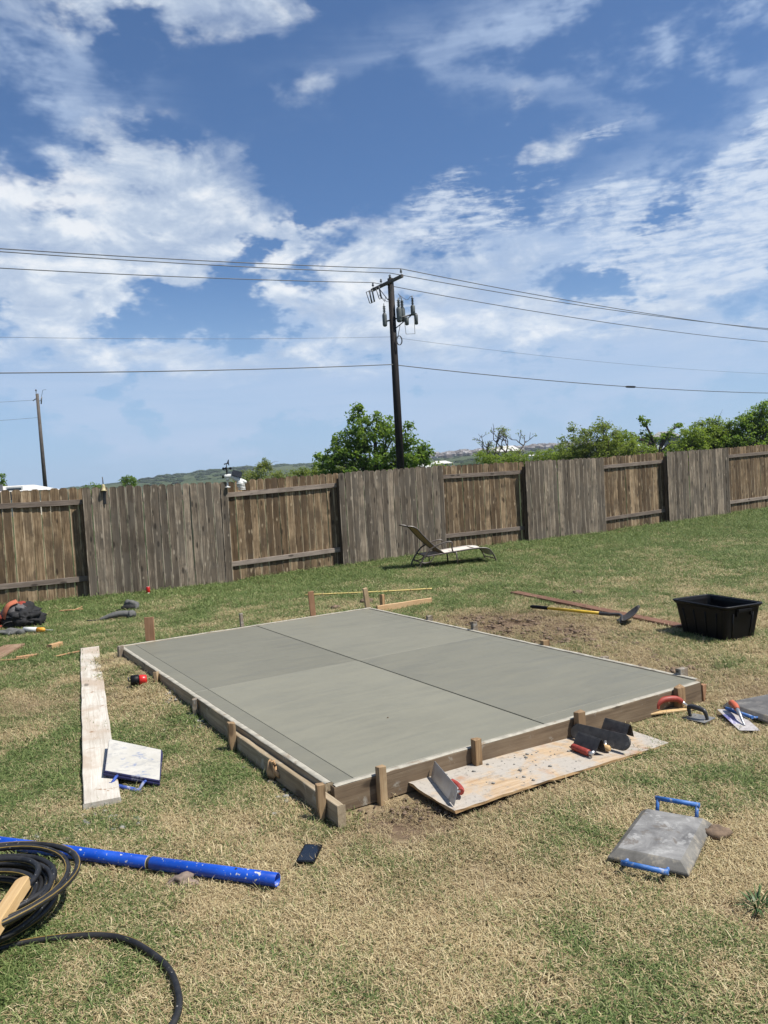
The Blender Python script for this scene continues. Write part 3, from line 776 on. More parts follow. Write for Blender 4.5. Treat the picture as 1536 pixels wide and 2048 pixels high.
tree('bushy_tree', 'spring green rounded bush between the olive bush and the white car', 'tree', 15.0, 46, .35,
     [(0, 0, 1.0, 1.2, 1.0, .9, 64), (-.8, 0, .7, .9, .9, .6, 34), (.9, 0, .9, .8, .8, .7, 34), (-.2, 0, 1.9, .7, .6, .8, 30)], .13, 34, M['leaf_spring'], M['bark'], .06, 14, 14, G1, .34, 3)
tree('spindly_tree', 'open spindly tree with clumped dark leaves on bare limbs beside the grey shed', 'tree', 19.9, 55, 1.0,
     [(-2.6, 0, 2.1, .55, .5, .75, 14), (-1.4, 0, 2.2, .8, .6, .5, 16), (-.8, 0, 3.1, .35, .3, .3, 6), (-.4, 0, 1.9, .9, .7, .5, 14), (.8, 0, 2.3, .7, .6, .5, 12), (1.5, 0, 2.9, .45, .3, .16, 5), (1.9, 0, 2.0, .5, .5, .5, 10), (-1.2, 0, 3.5, .25, .2, .2, 4), (-3.1, 0, 1.3, .5, .5, .6, 10)],
     .20, 20, M['leaf_rich'], M['bark'], .12, 17, 26, G1, .27)
tree('leafy_tree', 'pale feathery green tree just left of the spindly tree', 'tree', 17.0, 56, .5,
     [(0, 0, 1.6, .8, .8, 1.1, 30), (.1, 0, 2.7, .4, .4, .5, 10), (-.6, 0, 1.0, .8, .8, .7, 20)], .13, 34, M['leaf_pale'], M['bark_grey'], .07, 19, 16, G1, .34, 2)
tree('bushy_tree', 'dense bright green bush at the left end of the thicket on the right', 'tree', 16.6, 42, .4,
     [(0, 0, 1.0, 1.25, 1.1, 1.0, 90), (.4, 0, 1.9, .85, .8, .8, 50), (-.6, 0, .7, .8, .8, .7, 34)], .13, 38, M['leaf_spring'], M['bark'], .07, 23, 16, G1, .34, 3)
tree('bushy_tree', 'tall green bush in the middle of the thicket with bare twigs above it', 'tree', 18.45, 43, .5,
     [(0, 0, 1.3, 1.5, 1.2, 1.2, 130), (-.1, 0, 2.3, 1.0, .8, .75, 56), (.8, 0, 2.1, .8, .7, .8, 44), (-.9, 0, 1.8, .6, .7, .6, 26)], .13, 38, M['leaf_spring'], M['bark_grey'], .08, 25, 20, G1, .34, 3, True)
tree('bushy_tree', 'tallest green tree of the thicket at the right edge', 'tree', 20.6, 42.5, .6,
     [(0, 0, 1.4, 1.7, 1.3, 1.3, 140), (-.4, 0, 2.5, 1.0, .8, .8, 56), (.5, 0, 3.0, .8, .7, .85, 44), (1.4, 0, 2.0, .9, .9, 1.2, 60), (-1.3, 0, 1.8, .7, .8, .8, 40)], .13, 40, M['leaf_rich'], M['bark'], .09, 27, 22, G1, .34, 3)
tree('bushy_tree', 'green tree just outside the thicket at the far right', 'tree', 23.4, 42.5, .6,
     [(0, 0, 1.4, 1.5, 1.3, 1.3, 70), (0, 0, 2.6, 1.0, .9, .9, 36)], .14, 36, M['leaf_spring'], M['bark'], .09, 28, 18, G1, .36, 3)
tree('pale_bush', 'pale yellow-green feathery bush behind the weather station', 'bush', -7.0, 45, .3,
     [(0, 0, 1.25, 1.1, .9, .75, 60), (.0, 0, 2.05, .6, .5, .45, 22), (1.1, 0, 1.15, .7, .7, .55, 30), (-1.0, 0, 1.2, .8, .7, .6, 28)], .11, 36, M['leaf_pale'], M['bark_grey'], .05, 31, 16, G1, .3, 4, True)
tree('low_bush', 'dark olive rounded bush between the pale feathery bush and the leafy tree', 'bush', -4.3, 50, .3,
     [(0, 0, 1.2, 1.3, 1.0, .75, 60), (1.2, 0, 1.25, 1.0, .9, .8, 46), (-1.2, 0, 1.0, .9, .8, .6, 34)], .13, 36, M['leaf_olive'], M['bark'], .05, 33, 12, G1, .34, 4)
tree('low_bush', 'small yellow-green bush right of the leafy tree below the distant ridge', 'bush', 3.1, 41, .3,
     [(0, 0, .9, .7, .7, .6, 24), (-.6, 0, .6, .8, .8, .5, 20)], .13, 32, M['leaf_spring'], M['bark'], .04, 35, 10, G1, .3, 3)
tree('small_tree', 'small round distant tree just above the fence beyond the rain gauge mount', 'tree', -24.6, 75, 1.2,
     [(0, 0, 1.9, .8, .8, .6, 20)], .2, 30, M['leaf_rich'], M['bark'], .06, 37, 6, G1, .4)
tree('small_tree', 'low distant tree tip peeping over the fence right of the pale shed', 'tree', -28.0, 74, .8,
     [(0, 0, 1.2, 1.2, .9, .6, 24)], .2, 30, M['leaf_rich'], M['bark'], .06, 38, 6, G1, .4)
tree('small_tree', 'thin tree tip standing above the fence at the left edge left of the pale shed', 'tree', -25.0, 50.5, 1.4,
     [(0, 0, 2.0, .4, .5, .45, 12), (.1, 0, 2.5, .1, .1, .25, 3)], .15, 26, M['leaf_rich'], M['bark'], .05, 39, 6, G1, .26)
# far woods on the hills: a mass nobody could count
def far_woods():
    q = random.Random(77); vs = []; fs = []
    import bmesh
    bm = bmesh.new(); bmesh.ops.create_icosphere(bm, subdivisions=1, radius=1.0)
    bv = [v.co.copy() for v in bm.verts]; bf = [tuple(v.index for v in f.verts) for f in bm.faces]; bm.free()
    n = 0
    while n < 2600:
        a = q.uniform(-34, 34); r = 380 * (1450 / 380) ** q.random() if q.random() < .75 else q.uniform(1150, 1330)
        if a > 0 and r < 700 and q.random() < .75: continue
        x, y = r * math.sin(R(a)), r * math.cos(R(a))
        if float(vnoise(np.array([x]), np.array([y]), .008, 5)[0]) < .42: continue
        z = float(gz(x, y)); s = q.uniform(1.6, 3.2) * (1 + r / 3000)
        o = len(vs)
        for v in bv:
            k = q.uniform(.7, 1.2); vs.append((x + v.x * s * 1.7 * k, y + v.y * s * k, z + s * .2 + v.z * s * .45 * k))
        fs += [tuple(i + o for i in f) for f in bf]; n += 1
    me = bpy.data.meshes.new('distant_woods'); me.from_pydata(vs, [], fs); me.update()
    m, N = mat('distant_foliage', .9, .1)
    N.put(N.c, N.ramp(N.noise(N.pos(), .12, 5, .7), [(.3, (.020, .036, .014)), (.7, (.050, .072, .028))]))
    tag(obj('distant_woods', me, m), 'distant wooded hillside beyond the fence', kind='stuff')
far_woods()

# ------------------------------------------------------------------ buildings and vehicles far off
def house(name, label, x, y, L, Wd, h, rz, wall, roof, pitch=.35, wins=(), cat='house', doors=()):
    z = float(gz(x, y)); root = thing(name, label, cat, (x, y, z), (0, 0, rz))
    obj('wall', MB().box((0, 0, h / 2 - .3), (L, Wd, h + .6)), wall, root)
    rh = Wd / 2 * pitch; e = .35
    mb = MB()
    vs = [(-L / 2 - e, -Wd / 2 - e, h - .05), (L / 2 + e, -Wd / 2 - e, h - .05), (L / 2 + e, Wd / 2 + e, h - .05), (-L / 2 - e, Wd / 2 + e, h - .05), (-L / 2 + Wd * .25, 0, h + rh), (L / 2 - Wd * .25, 0, h + rh)]
    mb.add([Vector(v) for v in vs], [(3, 2, 1, 0), (0, 1, 5, 4), (1, 2, 5), (2, 3, 4, 5), (3, 0, 4)])
    obj('roof', mb, roof, root)
    for (wx, wz, ww, wh) in wins:
        f = obj('window', MB().box((wx, -Wd / 2 - .02, wz), (ww + .16, .06, wh + .16)), M['white_plastic'], root)
        obj('pane', MB().box((wx, -Wd / 2 - .05, wz), (ww, .03, wh)), M['window'], f)
    for (wx, ww, wh) in doors:
        obj('door', MB().box((wx, -Wd / 2 - .03, wh / 2), (ww, .06, wh)), M['shed_wall'], root)
    return root
house('pale_shed', 'long pale metal-roofed shed just over the fence at the far left', -22.6, 46.5, 4.6, 3.0, 1.50, R(4), M['stucco'], M['roof_pale'], .22, [(-1.3, 1.3, .8, .7), (1.0, 1.3, .8, .7)], 'shed', [(-.1, .9, 1.9)])
house('cream_house', 'cream stucco house with pale roof behind the half bare tree', 36.0, 220, 7.5, 8, 3.4, R(-8), M['stucco'], M['roof_pale'], .4, [(-2.2, 1.7, 1.2, 1.3), (1.0, 1.7, 1.6, 1.3)], 'house', [(2.7, 1.0, 2.1)])
house('white_barn', 'low white farm building far off right of the leafy tree', 14.0, 182, 4.6, 4.5, 1.5, R(6), M['white_plastic'], M['roof_pale'], .3, [(-1, .9, .7, .6)], 'building', [(1.0, .9, 1.3)])
house('white_cabin', 'small white low cabin right of the cream house below the ridge', 42.6, 215, 4.6, 3.0, 1.4, R(-6), M['white_plastic'], M['roof_pale'], .2, [(0, .8, .8, .6)], 'building')
house('grey_shed', 'grey board shed beside the white car behind the spindly tree', 48.3, 131, 4.4, 5, 2.2, R(-14), M['shed_wall'], M['roof_grey'], .4, [(-1, 1.2, .8, .7)], 'shed', [(.8, 1.0, 1.9)])
# propane tank beyond the fence
tx, ty = 3.2, 60.0; tz = float(gz(tx, ty))
tk = thing('propane_tank', 'white rounded tank just over the fence right of the power pole', 'tank', (tx, ty, tz))
TKH = 2.95 - tz
obj('tank_body', MB().tube([(-.75, 0, TKH - .4), (-.66, 0, TKH - .4), (-.5, 0, TKH - .4), (.5, 0, TKH - .4), (.66, 0, TKH - .4), (.75, 0, TKH - .4)], [.1, .3, .4, .4, .3, .1], 16), M['white_plastic'], tk)
for s in (-.4, .4): obj('leg', MB().box((s, 0, (TKH - .75) / 2), (.12, .6, TKH - .7)), M['grey_paint'], tk)
obj('dome', MB().lathe([(.16, 0), (.16, .1), (.08, .18), (0, .2)], (0, 0, TKH - .03), 12), M['white_plastic'], tk)
# car
def far_car():
    x, y = 38.8, 112; z = float(gz(x, y))
    root = thing('parked_car', 'white car parked by the grey shed beyond the fence', 'car', (x, y, z), (0, 0, R(10)))
    prof = [(-2.2, .35), (2.2, .35), (2.25, .7), (2.1, .9), (1.2, .98), (.6, 1.42), (-.9, 1.45), (-1.7, 1.0), (-2.15, .95), (-2.25, .6)]
    Mx = Matrix(((1, 0, 0), (0, 0, -1), (0, 1, 0)))
    obj('body', MB().prism(prof, -.85, .85, Mx), M['car_paint'], root, bev=.05, seg=2)
    obj('window', MB().prism([(1.1, 1.0), (.56, 1.36), (-.86, 1.39), (-1.5, 1.02)], -.87, .87, Mx), M['window'], root)
    for wx in (-1.4, 1.4):
        for wy in (-.8, .8):
            w = obj('wheel', MB().tube([(wx, wy - .1, .32), (wx, wy + .1, .32)], .32, 14), M['black_plastic'], root)
            obj('rim', MB().tube([(wx, wy - .11, .32), (wx, wy + .11, .32)], .2, 10), M['alu'], w)
far_car()
# a town too far to count its houses
def far_town():
    q = random.Random(5); mb = MB()
    for i in range(260):
        a = q.uniform(3.2, 17); r = q.uniform(1000, 1290); x, y = r * math.sin(R(a)), r * math.cos(R(a)); z = float(gz(x, y))
        w, h = q.uniform(5, 11), q.uniform(2.5, 4.2); o = Vector((x, y, z))
        Mz = Matrix.Rotation(q.uniform(0, 3.1), 3, 'Z')
        mb.box(o + Vector((0, 0, h / 2)), (w, w * .7, h), Mz); mb.box(o + Vector((0, 0, h + 1)), (w * 1.1, w * .8, 2), Mz, (.6, .05))
    m, N = mat('distant_roofs', .8, .2)
    N.put(N.c, N.ramp(N.noise(N.pos(), .05, 2, .5), [(.35, (.13, .11, .10)), (.5, (.22, .20, .19)), (.62, (.36, .34, .33))], 'CONSTANT'))
    tag(obj('distant_town', mb, m), 'pale houses of a far town on the ridge', kind='stuff')
far_town()

# ------------------------------------------------------------------ the slab and its forms
SN = Vector((-.33, 3.842, 0)); SA = math.atan2(1.494, 2.449); SU, SV, SZ = 2.87, 4.56, .142
def sl_pt(u, v, z=0.0):
    return Vector((SN.x + u * math.cos(SA) - v * math.sin(SA), SN.y + u * math.sin(SA) + v * math.cos(SA), z))
def build_slab():
    root = thing('concrete_slab', 'freshly poured grey concrete slab with smooth trowelled top and scored joints', 'slab', SN, (0, 0, SA))
    obj('base', MB().box((SU / 2, SV / 2, .055), (SU - .004, SV - .004, .15)), concrete('slab_base_concrete', .8, 9), root)
    ju, jv, g, gc = 1.435, 2.28, .013, .0018
    bw = .115
    def sect(name, u0, u1, v0, v1, zt, m):
        obj(name, MB().box(((u0 + u1) / 2, (v0 + v1) / 2, zt - .008), (u1 - u0, v1 - v0, .016)), m, root, bev=.0016)
    mA = concrete('slab_concrete_light', .98, 1); mB = concrete('slab_concrete_mid', .80, 2); mC = concrete('slab_concrete_dark', .83, 3); mD = concrete('slab_concrete_pale', .91, 4); mE = concrete('slab_edge_concrete', .83, 5)  # section tones carry trowel sheen and wetness differences in the base colour
    i = .003
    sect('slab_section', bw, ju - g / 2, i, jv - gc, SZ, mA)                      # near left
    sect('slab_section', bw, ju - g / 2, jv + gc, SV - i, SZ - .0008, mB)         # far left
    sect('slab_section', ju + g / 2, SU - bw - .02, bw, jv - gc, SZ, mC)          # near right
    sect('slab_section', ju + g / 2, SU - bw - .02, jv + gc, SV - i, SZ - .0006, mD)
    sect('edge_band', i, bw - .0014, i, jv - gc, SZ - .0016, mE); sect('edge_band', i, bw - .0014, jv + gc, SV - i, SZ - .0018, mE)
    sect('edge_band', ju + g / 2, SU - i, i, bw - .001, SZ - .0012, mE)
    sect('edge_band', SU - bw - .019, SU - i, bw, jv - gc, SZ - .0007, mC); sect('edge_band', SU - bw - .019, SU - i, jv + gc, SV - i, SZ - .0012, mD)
    tag(obj('pebble', MB().lump((.78, .74, SZ + .002), (.008, .006, .005), 4, .2, 1), M['soil'], root))
build_slab()
foot([sl_pt(-.11, -.09)[:2], sl_pt(SU + .06, -.09)[:2], sl_pt(SU + .06, SV + .05)[:2], sl_pt(-.11, SV + .05)[:2]])

def board(name, label, L, H, T, org, rz, m, cat='board', wob=.003, seed=1, crust=None, group=None, tilt=0.0, notch=None):
    """sawn board: x along its length, H upright, T thick, ragged a little along the edges"""
    q = random.Random(seed); n = max(6, int(L / .12)); mb = MB(); vs = []
    for i in range(n + 1):
        x = L * i / n; a = [q.uniform(-wob, wob) for _ in range(4)]
        top = H
        if notch and notch[0] < x < notch[1]: top = H * notch[2]
        vs += [(x, -T / 2 + a[0] * .5, 0), (x, T / 2 + a[0] * .5, 0), (x, T / 2 + a[1] * .4, top + a[2]), (x, -T / 2 + a[1] * .4, top + a[3])]
    fs = [(i * 4 + j, (i + 1) * 4 + j, (i + 1) * 4 + (j + 1) % 4, i * 4 + (j + 1) % 4) for i in range(n) for j in range(4)]
    fs += [(3, 2, 1, 0), (n * 4, n * 4 + 1, n * 4 + 2, n * 4 + 3)]
    mb.add(vs, [f[::-1] for f in fs])
    o = obj(name, mb, m, None, bev=.003); o.location = org; o.rotation_euler = (tilt, 0, rz)
    tag(o, label, cat, group)
    if crust:       # cement smeared along the top edge
        cm = MB(); cv = []
        for i in range(n + 1):
            x = L * i / n; x = min(max(x, .01), L - .01); w0 = T / 2 * q.uniform(.92, 1.0); w1 = T / 2 * q.uniform(.92, 1.0)
            top = (H if not (notch and notch[0] < x < notch[1]) else H * notch[2] - .02)
            h = top + .0035 + q.uniform(0, .0025)
            cv += [(x, -w0, h - .004), (x, -w0 * .8, h), (x, w1 * .8, h), (x, w1, h - .004)]
        cf = [(i * 4 + j, (i + 1) * 4 + j, (i + 1) * 4 + j + 1, i * 4 + j + 1)[::-1] for i in range(n) for j in range(3) ]
        cm.add(cv, cf, True)
        obj('cement_crust', cm, M['crust'], o)
    return o
GF = 'form boards around the slab'
board('form_board', 'near form board along the front edge of the slab', 2.885, .139, .038, sl_pt(-.02, -.0205, .0), SA, M['form'], crust=True, seed=2, group=GF)
board('form_board', 'left form board with cement-whitened top edge along the slab', SV + .02, .138, .038, sl_pt(-.0205, .012, .004), SA + math.pi / 2, M['form_light'], crust=True, seed=3, group=GF)
board('form_board', 'far form board along the edge of the slab nearest the fence', 2.98, .138, .034, sl_pt(-.06, SV + .019, .006), SA, M['form_light'], crust=True, seed=4, group=GF)
board('form_board', 'right form board along the slab beside the dug soil', SV - .01, .138, .034, sl_pt(SU + .019, .003, .006), SA + math.pi / 2, M['form_light'], crust=True, seed=5, group=GF)
sis = board('form_board', 'second outer form board doubling the left side and jutting out at the near corner', 1.46, .105, .038, sl_pt(-.0615, -.19, .004), SA + math.pi / 2, M['form_light'], seed=6, group=GF)
obj('splinter', MB().lump((.745, .024, .055), (.035, .012, .042), 5, .7, 2).lump((.80, .028, .04), (.022, .012, .05), 8, .8, 2).lump((.77, .022, .098), (.03, .014, .012), 11, .7, 2), M['new_wood'], sis)
# wooden stakes
def stake(label, u, v, top, w, t, m, seed, pointed=True, lean=(0, 0), rz=0.0, z0=-.03, chip=False, yaw=None):
    """square stake: a shaft that tapers to its driven point at the ground"""
    q = random.Random(seed); o = sl_pt(u, v)
    mb = MB(); hw, ht = w / 2, t / 2; zt = top
    pz = .075 if pointed else -.05
    a = q.uniform(.0, .012)
    ring = lambda z, sx, sy, ox=0, oy=0: [(-hw * sx + ox, -ht * sy + oy, z), (hw * sx + ox, -ht * sy + oy, z), (hw * sx + ox, ht * sy + oy, z), (-hw * sx + ox, ht * sy + oy, z)]
    rings = [ring(-.06 if not pointed else z0, .12 if pointed else 1, .8 if pointed else 1, -hw * .2 if pointed else 0), ring(pz if pointed else 0.02, 1, 1), ring(zt * .6 + .01, 1.0, 1.0), ring(zt - a, 1, 1)]
    rings[-1] = [(x, y, z + q.uniform(-.005, .003)) for (x, y, z) in rings[-1]]
    if chip: rings[-1] = [(x + q.uniform(-.006, .006), y + q.uniform(-.006, .006), z + q.uniform(-.014, .012)) for (x, y, z) in rings[-1]]
    vs = sum(rings, []); n = len(rings)
    fs = [(i * 4 + j, i * 4 + (j + 1) % 4, (i + 1) * 4 + (j + 1) % 4, (i + 1) * 4 + j) for i in range(n - 1) for j in range(4)] + [(3, 2, 1, 0), tuple((n - 1) * 4 + j for j in range(4))]
    mb.add(vs, fs)
    ob = obj('stake', mb, m, None, bev=.0022); ob.location = (o.x, o.y, 0); ob.rotation_euler = (lean[0], lean[1], (SA if yaw is None else yaw) + rz)
    tag(ob, label, 'stake', 'stakes holding the form boards'); return ob
stake('square stake at the near corner of the slab, with its point showing at the ground', -.103, -.052, .185, .042, .042, M['stake'], 1, rz=R(-12))
stake('tall square pointed stake midway along the left side where the outer board begins', -.103, 1.19, .205, .045, .045, M['stake'], 2, rz=R(-8))
stake('short splintered pale stake on the left side, second from the far left corner', -.068, 2.06, .150, .052, .030, M['stake_grey'], 3, rz=R(70), chip=True)
stake('low orange-brown stake on the left side just above the red and black reel', -.066, 3.10, .165, .05, .028, M['stake'], 4, rz=R(60), chip=True)
stake('dark weathered stake at the far left corner of the slab', -.06, 4.42, .185, .05, .045, M['stake_grey'], 5, pointed=False)
stake('square pale stake on the near side closest to the near corner', .242, -.062, .203, .045, .040, M['stake'], 6, pointed=False)
stake('square stake on the near side at the left half of the plywood sheet', .866, -.062, .201, .048, .040, M['stake'], 7, pointed=False)
stake('leaning square stake on the near side behind the dark rounded float', 1.665, -.064, .193, .062, .042, M['stake'], 8, pointed=False, lean=(R(2), R(-2)))
stake('thick pale stake near the right end of the near form board', 2.60, -.064, .180, .075, .042, M['stake'], 9, pointed=False, chip=True)
stake('splintered reddish stake tip at the right end of the near form board', 2.895, -.02, .135, .04, .05, M['stake_red'], 10, chip=True)
stake('tall wide flat stake behind the far left corner of the slab', .28, SV + .05, .40, .095, .020, M['stake_red'], 11, pointed=False, yaw=R(3))
stake('thin pale grey stake on the far side between the two tall brown stakes', 1.29, SV + .055, .305, .034, .034, M['stake_grey'], 12, pointed=False, lean=(0, R(-2)))
stake('tall brown leaning stake on the far side crossed by the yellow cane', 2.17, SV + .06, .435, .065, .036, M['stake_red'], 13, pointed=False, lean=(0, R(-3)), yaw=R(15))
stake('tall two-toned leaning stake at the far right corner of the slab', SU + .065, SV + .10, .385, .055, .045, M['stake'], 14, pointed=False, lean=(R(3), R(-7)), yaw=R(25))
stake('small dark block stake on the right side nearest the far corner', SU + .062, 3.36, .205, .062, .04, M['stake_grey'], 15, pointed=False)
stake('brown stake stub on the right side beside the dug soil', SU + .062, 2.58, .235, .06, .042, M['stake_grey'], 16, pointed=False, chip=True)
stake('pale square stake stub midway along the right side', SU + .062, 1.58, .192, .075, .042, M['stake'], 17, pointed=False)
stake('low flat grey stake stub on the right side, second from the near right end', SU + .060, .90, .158, .07, .042, M['stake_grey'], 18, pointed=False)
stake('square dark stake stub at the near right corner of the slab', SU + .064, .17, .20, .085, .046, M['stake_grey'], 19, pointed=False)

# loose lumber
def lumber(name, label, a, b, w, t, m, cat='plank', seed=1, z=0.0, roll=0.0, group=None, zb=None):
    """board lying on the ground from a to b; width w, thickness t; roll stands it on edge"""
    a = Vector(a); b = Vector(b); L = (b - a).length; q = random.Random(seed); n = max(4, int(L / .25)); mb = MB(); vs = []
    for i in range(n + 1):
        x = L * i / n; e = q.uniform(-.003, .003); s = q.uniform(-.002, .002)
        if i in (0, n): e += q.uniform(-.004, .004)
        vs += [(x + (q.uniform(-.006, .006) if i in (0, n) else 0), -w / 2 + e, s), (x + (q.uniform(-.006, .006) if i in (0, n) else 0), w / 2 + e, s), (x, w / 2 + e, t + s), (x, -w / 2 + e, t + s)]
    fs = [(i * 4 + j, i * 4 + (j + 1) % 4, (i + 1) * 4 + (j + 1) % 4, (i + 1) * 4 + j) for i in range(n) for j in range(4)] + [(0, 3, 2, 1)[::-1], (n * 4, n * 4 + 1, n * 4 + 2, n * 4 + 3)[::-1]]
    fs[-2] = (0, 3, 2, 1); fs[-1] = (n * 4, n * 4 + 1, n * 4 + 2, n * 4 + 3)
    fs = [f[::-1] for f in fs[:-2]] + fs[-2:]
    mb.add(vs, fs)
    o = obj(name, mb, m, None, bev=.003)
    za = float(gz(a.x, a.y)) + z; zb_ = float(gz(b.x, b.y)) + (z if zb is None else zb)
    o.location = (a.x, a.y, za); o.rotation_euler = Euler((roll, -math.atan2(zb_ - za, L), math.atan2(b.y - a.y, b.x - a.x)), 'XYZ')
    tag(o, label, cat, group)
    nn = Vector((-(b - a).y, (b - a).x)).normalized(); hw = (w if abs(roll) < .5 else t) / 2 + .004
    foot([(a.x + nn.x * hw, a.y + nn.y * hw), (b.x + nn.x * hw, b.y + nn.y * hw), (b.x - nn.x * hw, b.y - nn.y * hw), (a.x - nn.x * hw, a.y - nn.y * hw)])
    return o
lumber('plank', 'long cement-whitened plank lying on the grass left of the slab', (-1.585, 4.035, 0), (-3.27, 8.29, 0), .185, .038, M['plank_white'], seed=3, z=.004)
lumber('plank', 'long red-brown plank on the grass leading to the black bin', (2.95, 7.72, 0), (1.75, 10.62, 0), .14, .036, M['plank_red'], seed=4, z=.004)
lumber('plank', 'fresh plank standing on edge beyond the far right corner of the slab', (-.17, 9.72, 0), (.55, 10.20, 0), .085, .038, M['new_wood'], seed=5, z=.045, roll=R(90))
lumber('wood_block', 'short upright wood offcut behind the far right corner stake', (-.10, 9.98, 0), (-.07, 10.0, 0), .06, .20, M['new_wood'], 'wood offcut', 6, z=-.01)
lumber('plank', 'short brown plank offcut on the grass at the left edge below the backpack', (-4.23, 8.0, 0), (-4.34, 8.80, 0), .24, .03, M['scrap'], 'plank', 7, z=.004)
lumber('plank', 'dark plank end cut off by the left edge beside the short brown offcut', (-4.62, 8.15, 0), (-4.60, 8.62, 0), .16, .03, M['scrap'], 'plank', 8, z=.03)
lumber('wood_block', 'small pale wood block lying in the grass left of the long whitened plank', (-3.80, 8.50, 0), (-3.74, 8.66, 0), .06, .055, M['new_wood'], 'wood offcut', 9, z=.003)
lumber('wood_stick', 'thin flat stick below the brown plank offcut at the left edge', (-4.35, 7.93, 0), (-3.80, 7.96, 0), .03, .012, M['straw'], 'stick', 10, z=.022)
lumber('wood_stick', 'broken splinter of wood at the right end of the thin flat stick', (-3.93, 8.0, 0), (-3.74, 8.10, 0), .06, .03, M['straw'], 'stick', 11, z=.015)
lumber('wood_stick', 'curved thin stick beside the far end of the whitened plank', (-3.50, 7.95, 0), (-3.33, 8.15, 0), .018, .012, M['straw'], 'stick', 12, z=.030)
def twig(name, label, pts, r, m, cat='stick'):
    P = curve([on(x, y, h) for x, y, h in pts], 6); o = obj(name, MB().tube(P, r, 7), m); return tag(o, label, cat)
twig('wood_stick', 'pair of crossed orange-brown sticks on the grass right of the backpack', [(-4.92, 11.42, .05), (-4.6, 11.52, .045)], .009, M['straw'])
twig('wood_stick', 'short stick lying over the crossed sticks right of the backpack', [(-4.70, 11.40, .05), (-4.69, 11.72, .055)], .008, M['straw'])
bm_ = MB(); bp = curve([on(-1.26, 11.53, .055), on(-.4, 11.40, .045), on(.2, 11.30, .05), on(.64, 11.26, .055)], 8)
bm_.tube(bp, .0125, 8)
bam = tag(obj('bamboo_cane', bm_, M['bamboo']), 'long yellow cane lying on the grass beyond the slab', 'cane')
nb = MB()
for t in (3, 8, 13, 18, 22): nb.tube([bp[t] - (bp[t + 1] - bp[t]).normalized() * .006, bp[t] + (bp[t + 1] - bp[t]).normalized() * .006], .0155, 8)
obj('cane_node', nb, M['stake'], bam)

# plywood sheet with the finishing tools on it
def plywood_mat():
    m, N = mat('old_plywood', .8, .2); v = N.coord()
    g = N.noise(N.mapping(v, scale=(1.2, 14, 14)), 2.5, 6, .65, .8)
    c = N.ramp(g, [(.3, (.33, .22, .12)), (.5, (.47, .345, .22)), (.7, (.56, .44, .31))])
    a = N.noise(v, 3.4, 7, .68, .5)
    c = N.mix(N.ss(a, .38, .56, 0, .85), c, (.40, .38, .345))
    b = N.noise(N.mapping(v, (5, 2, 0)), 2.6, 5, .62, .4); c = N.mix(N.ss(b, .56, .70, 0, .7), c, (.38, .19, .085))
    s = N.noise(v, 26, 6, .75, .3); c = N.mix(N.ss(s, .54, .64, 0, .7), c, (.24, .22, .195))
    s2 = N.noise(N.mapping(v, (3, 1, 7)), 60, 3, .7); c = N.mix(N.ss(s2, .66, .72, 0, .8), c, (.20, .17, .145))
    N.put(N.c, c); N.put(N.n, N.bump(N.math('ADD', g, s), .4, .004)); return m
M['ply'] = plywood_mat()
M['ply_edge'] = wood('plywood_edge', (.26, .15, .07), (.42, .28, .14), (.55, .40, .23), 0, tone=0, knots=False)
PA, PB_, PC, PD = Vector((.005, 4.105, .052)), Vector((1.365, 4.912, .030)), Vector((1.61, 4.50, .022)), Vector((.262, 3.672, .040))
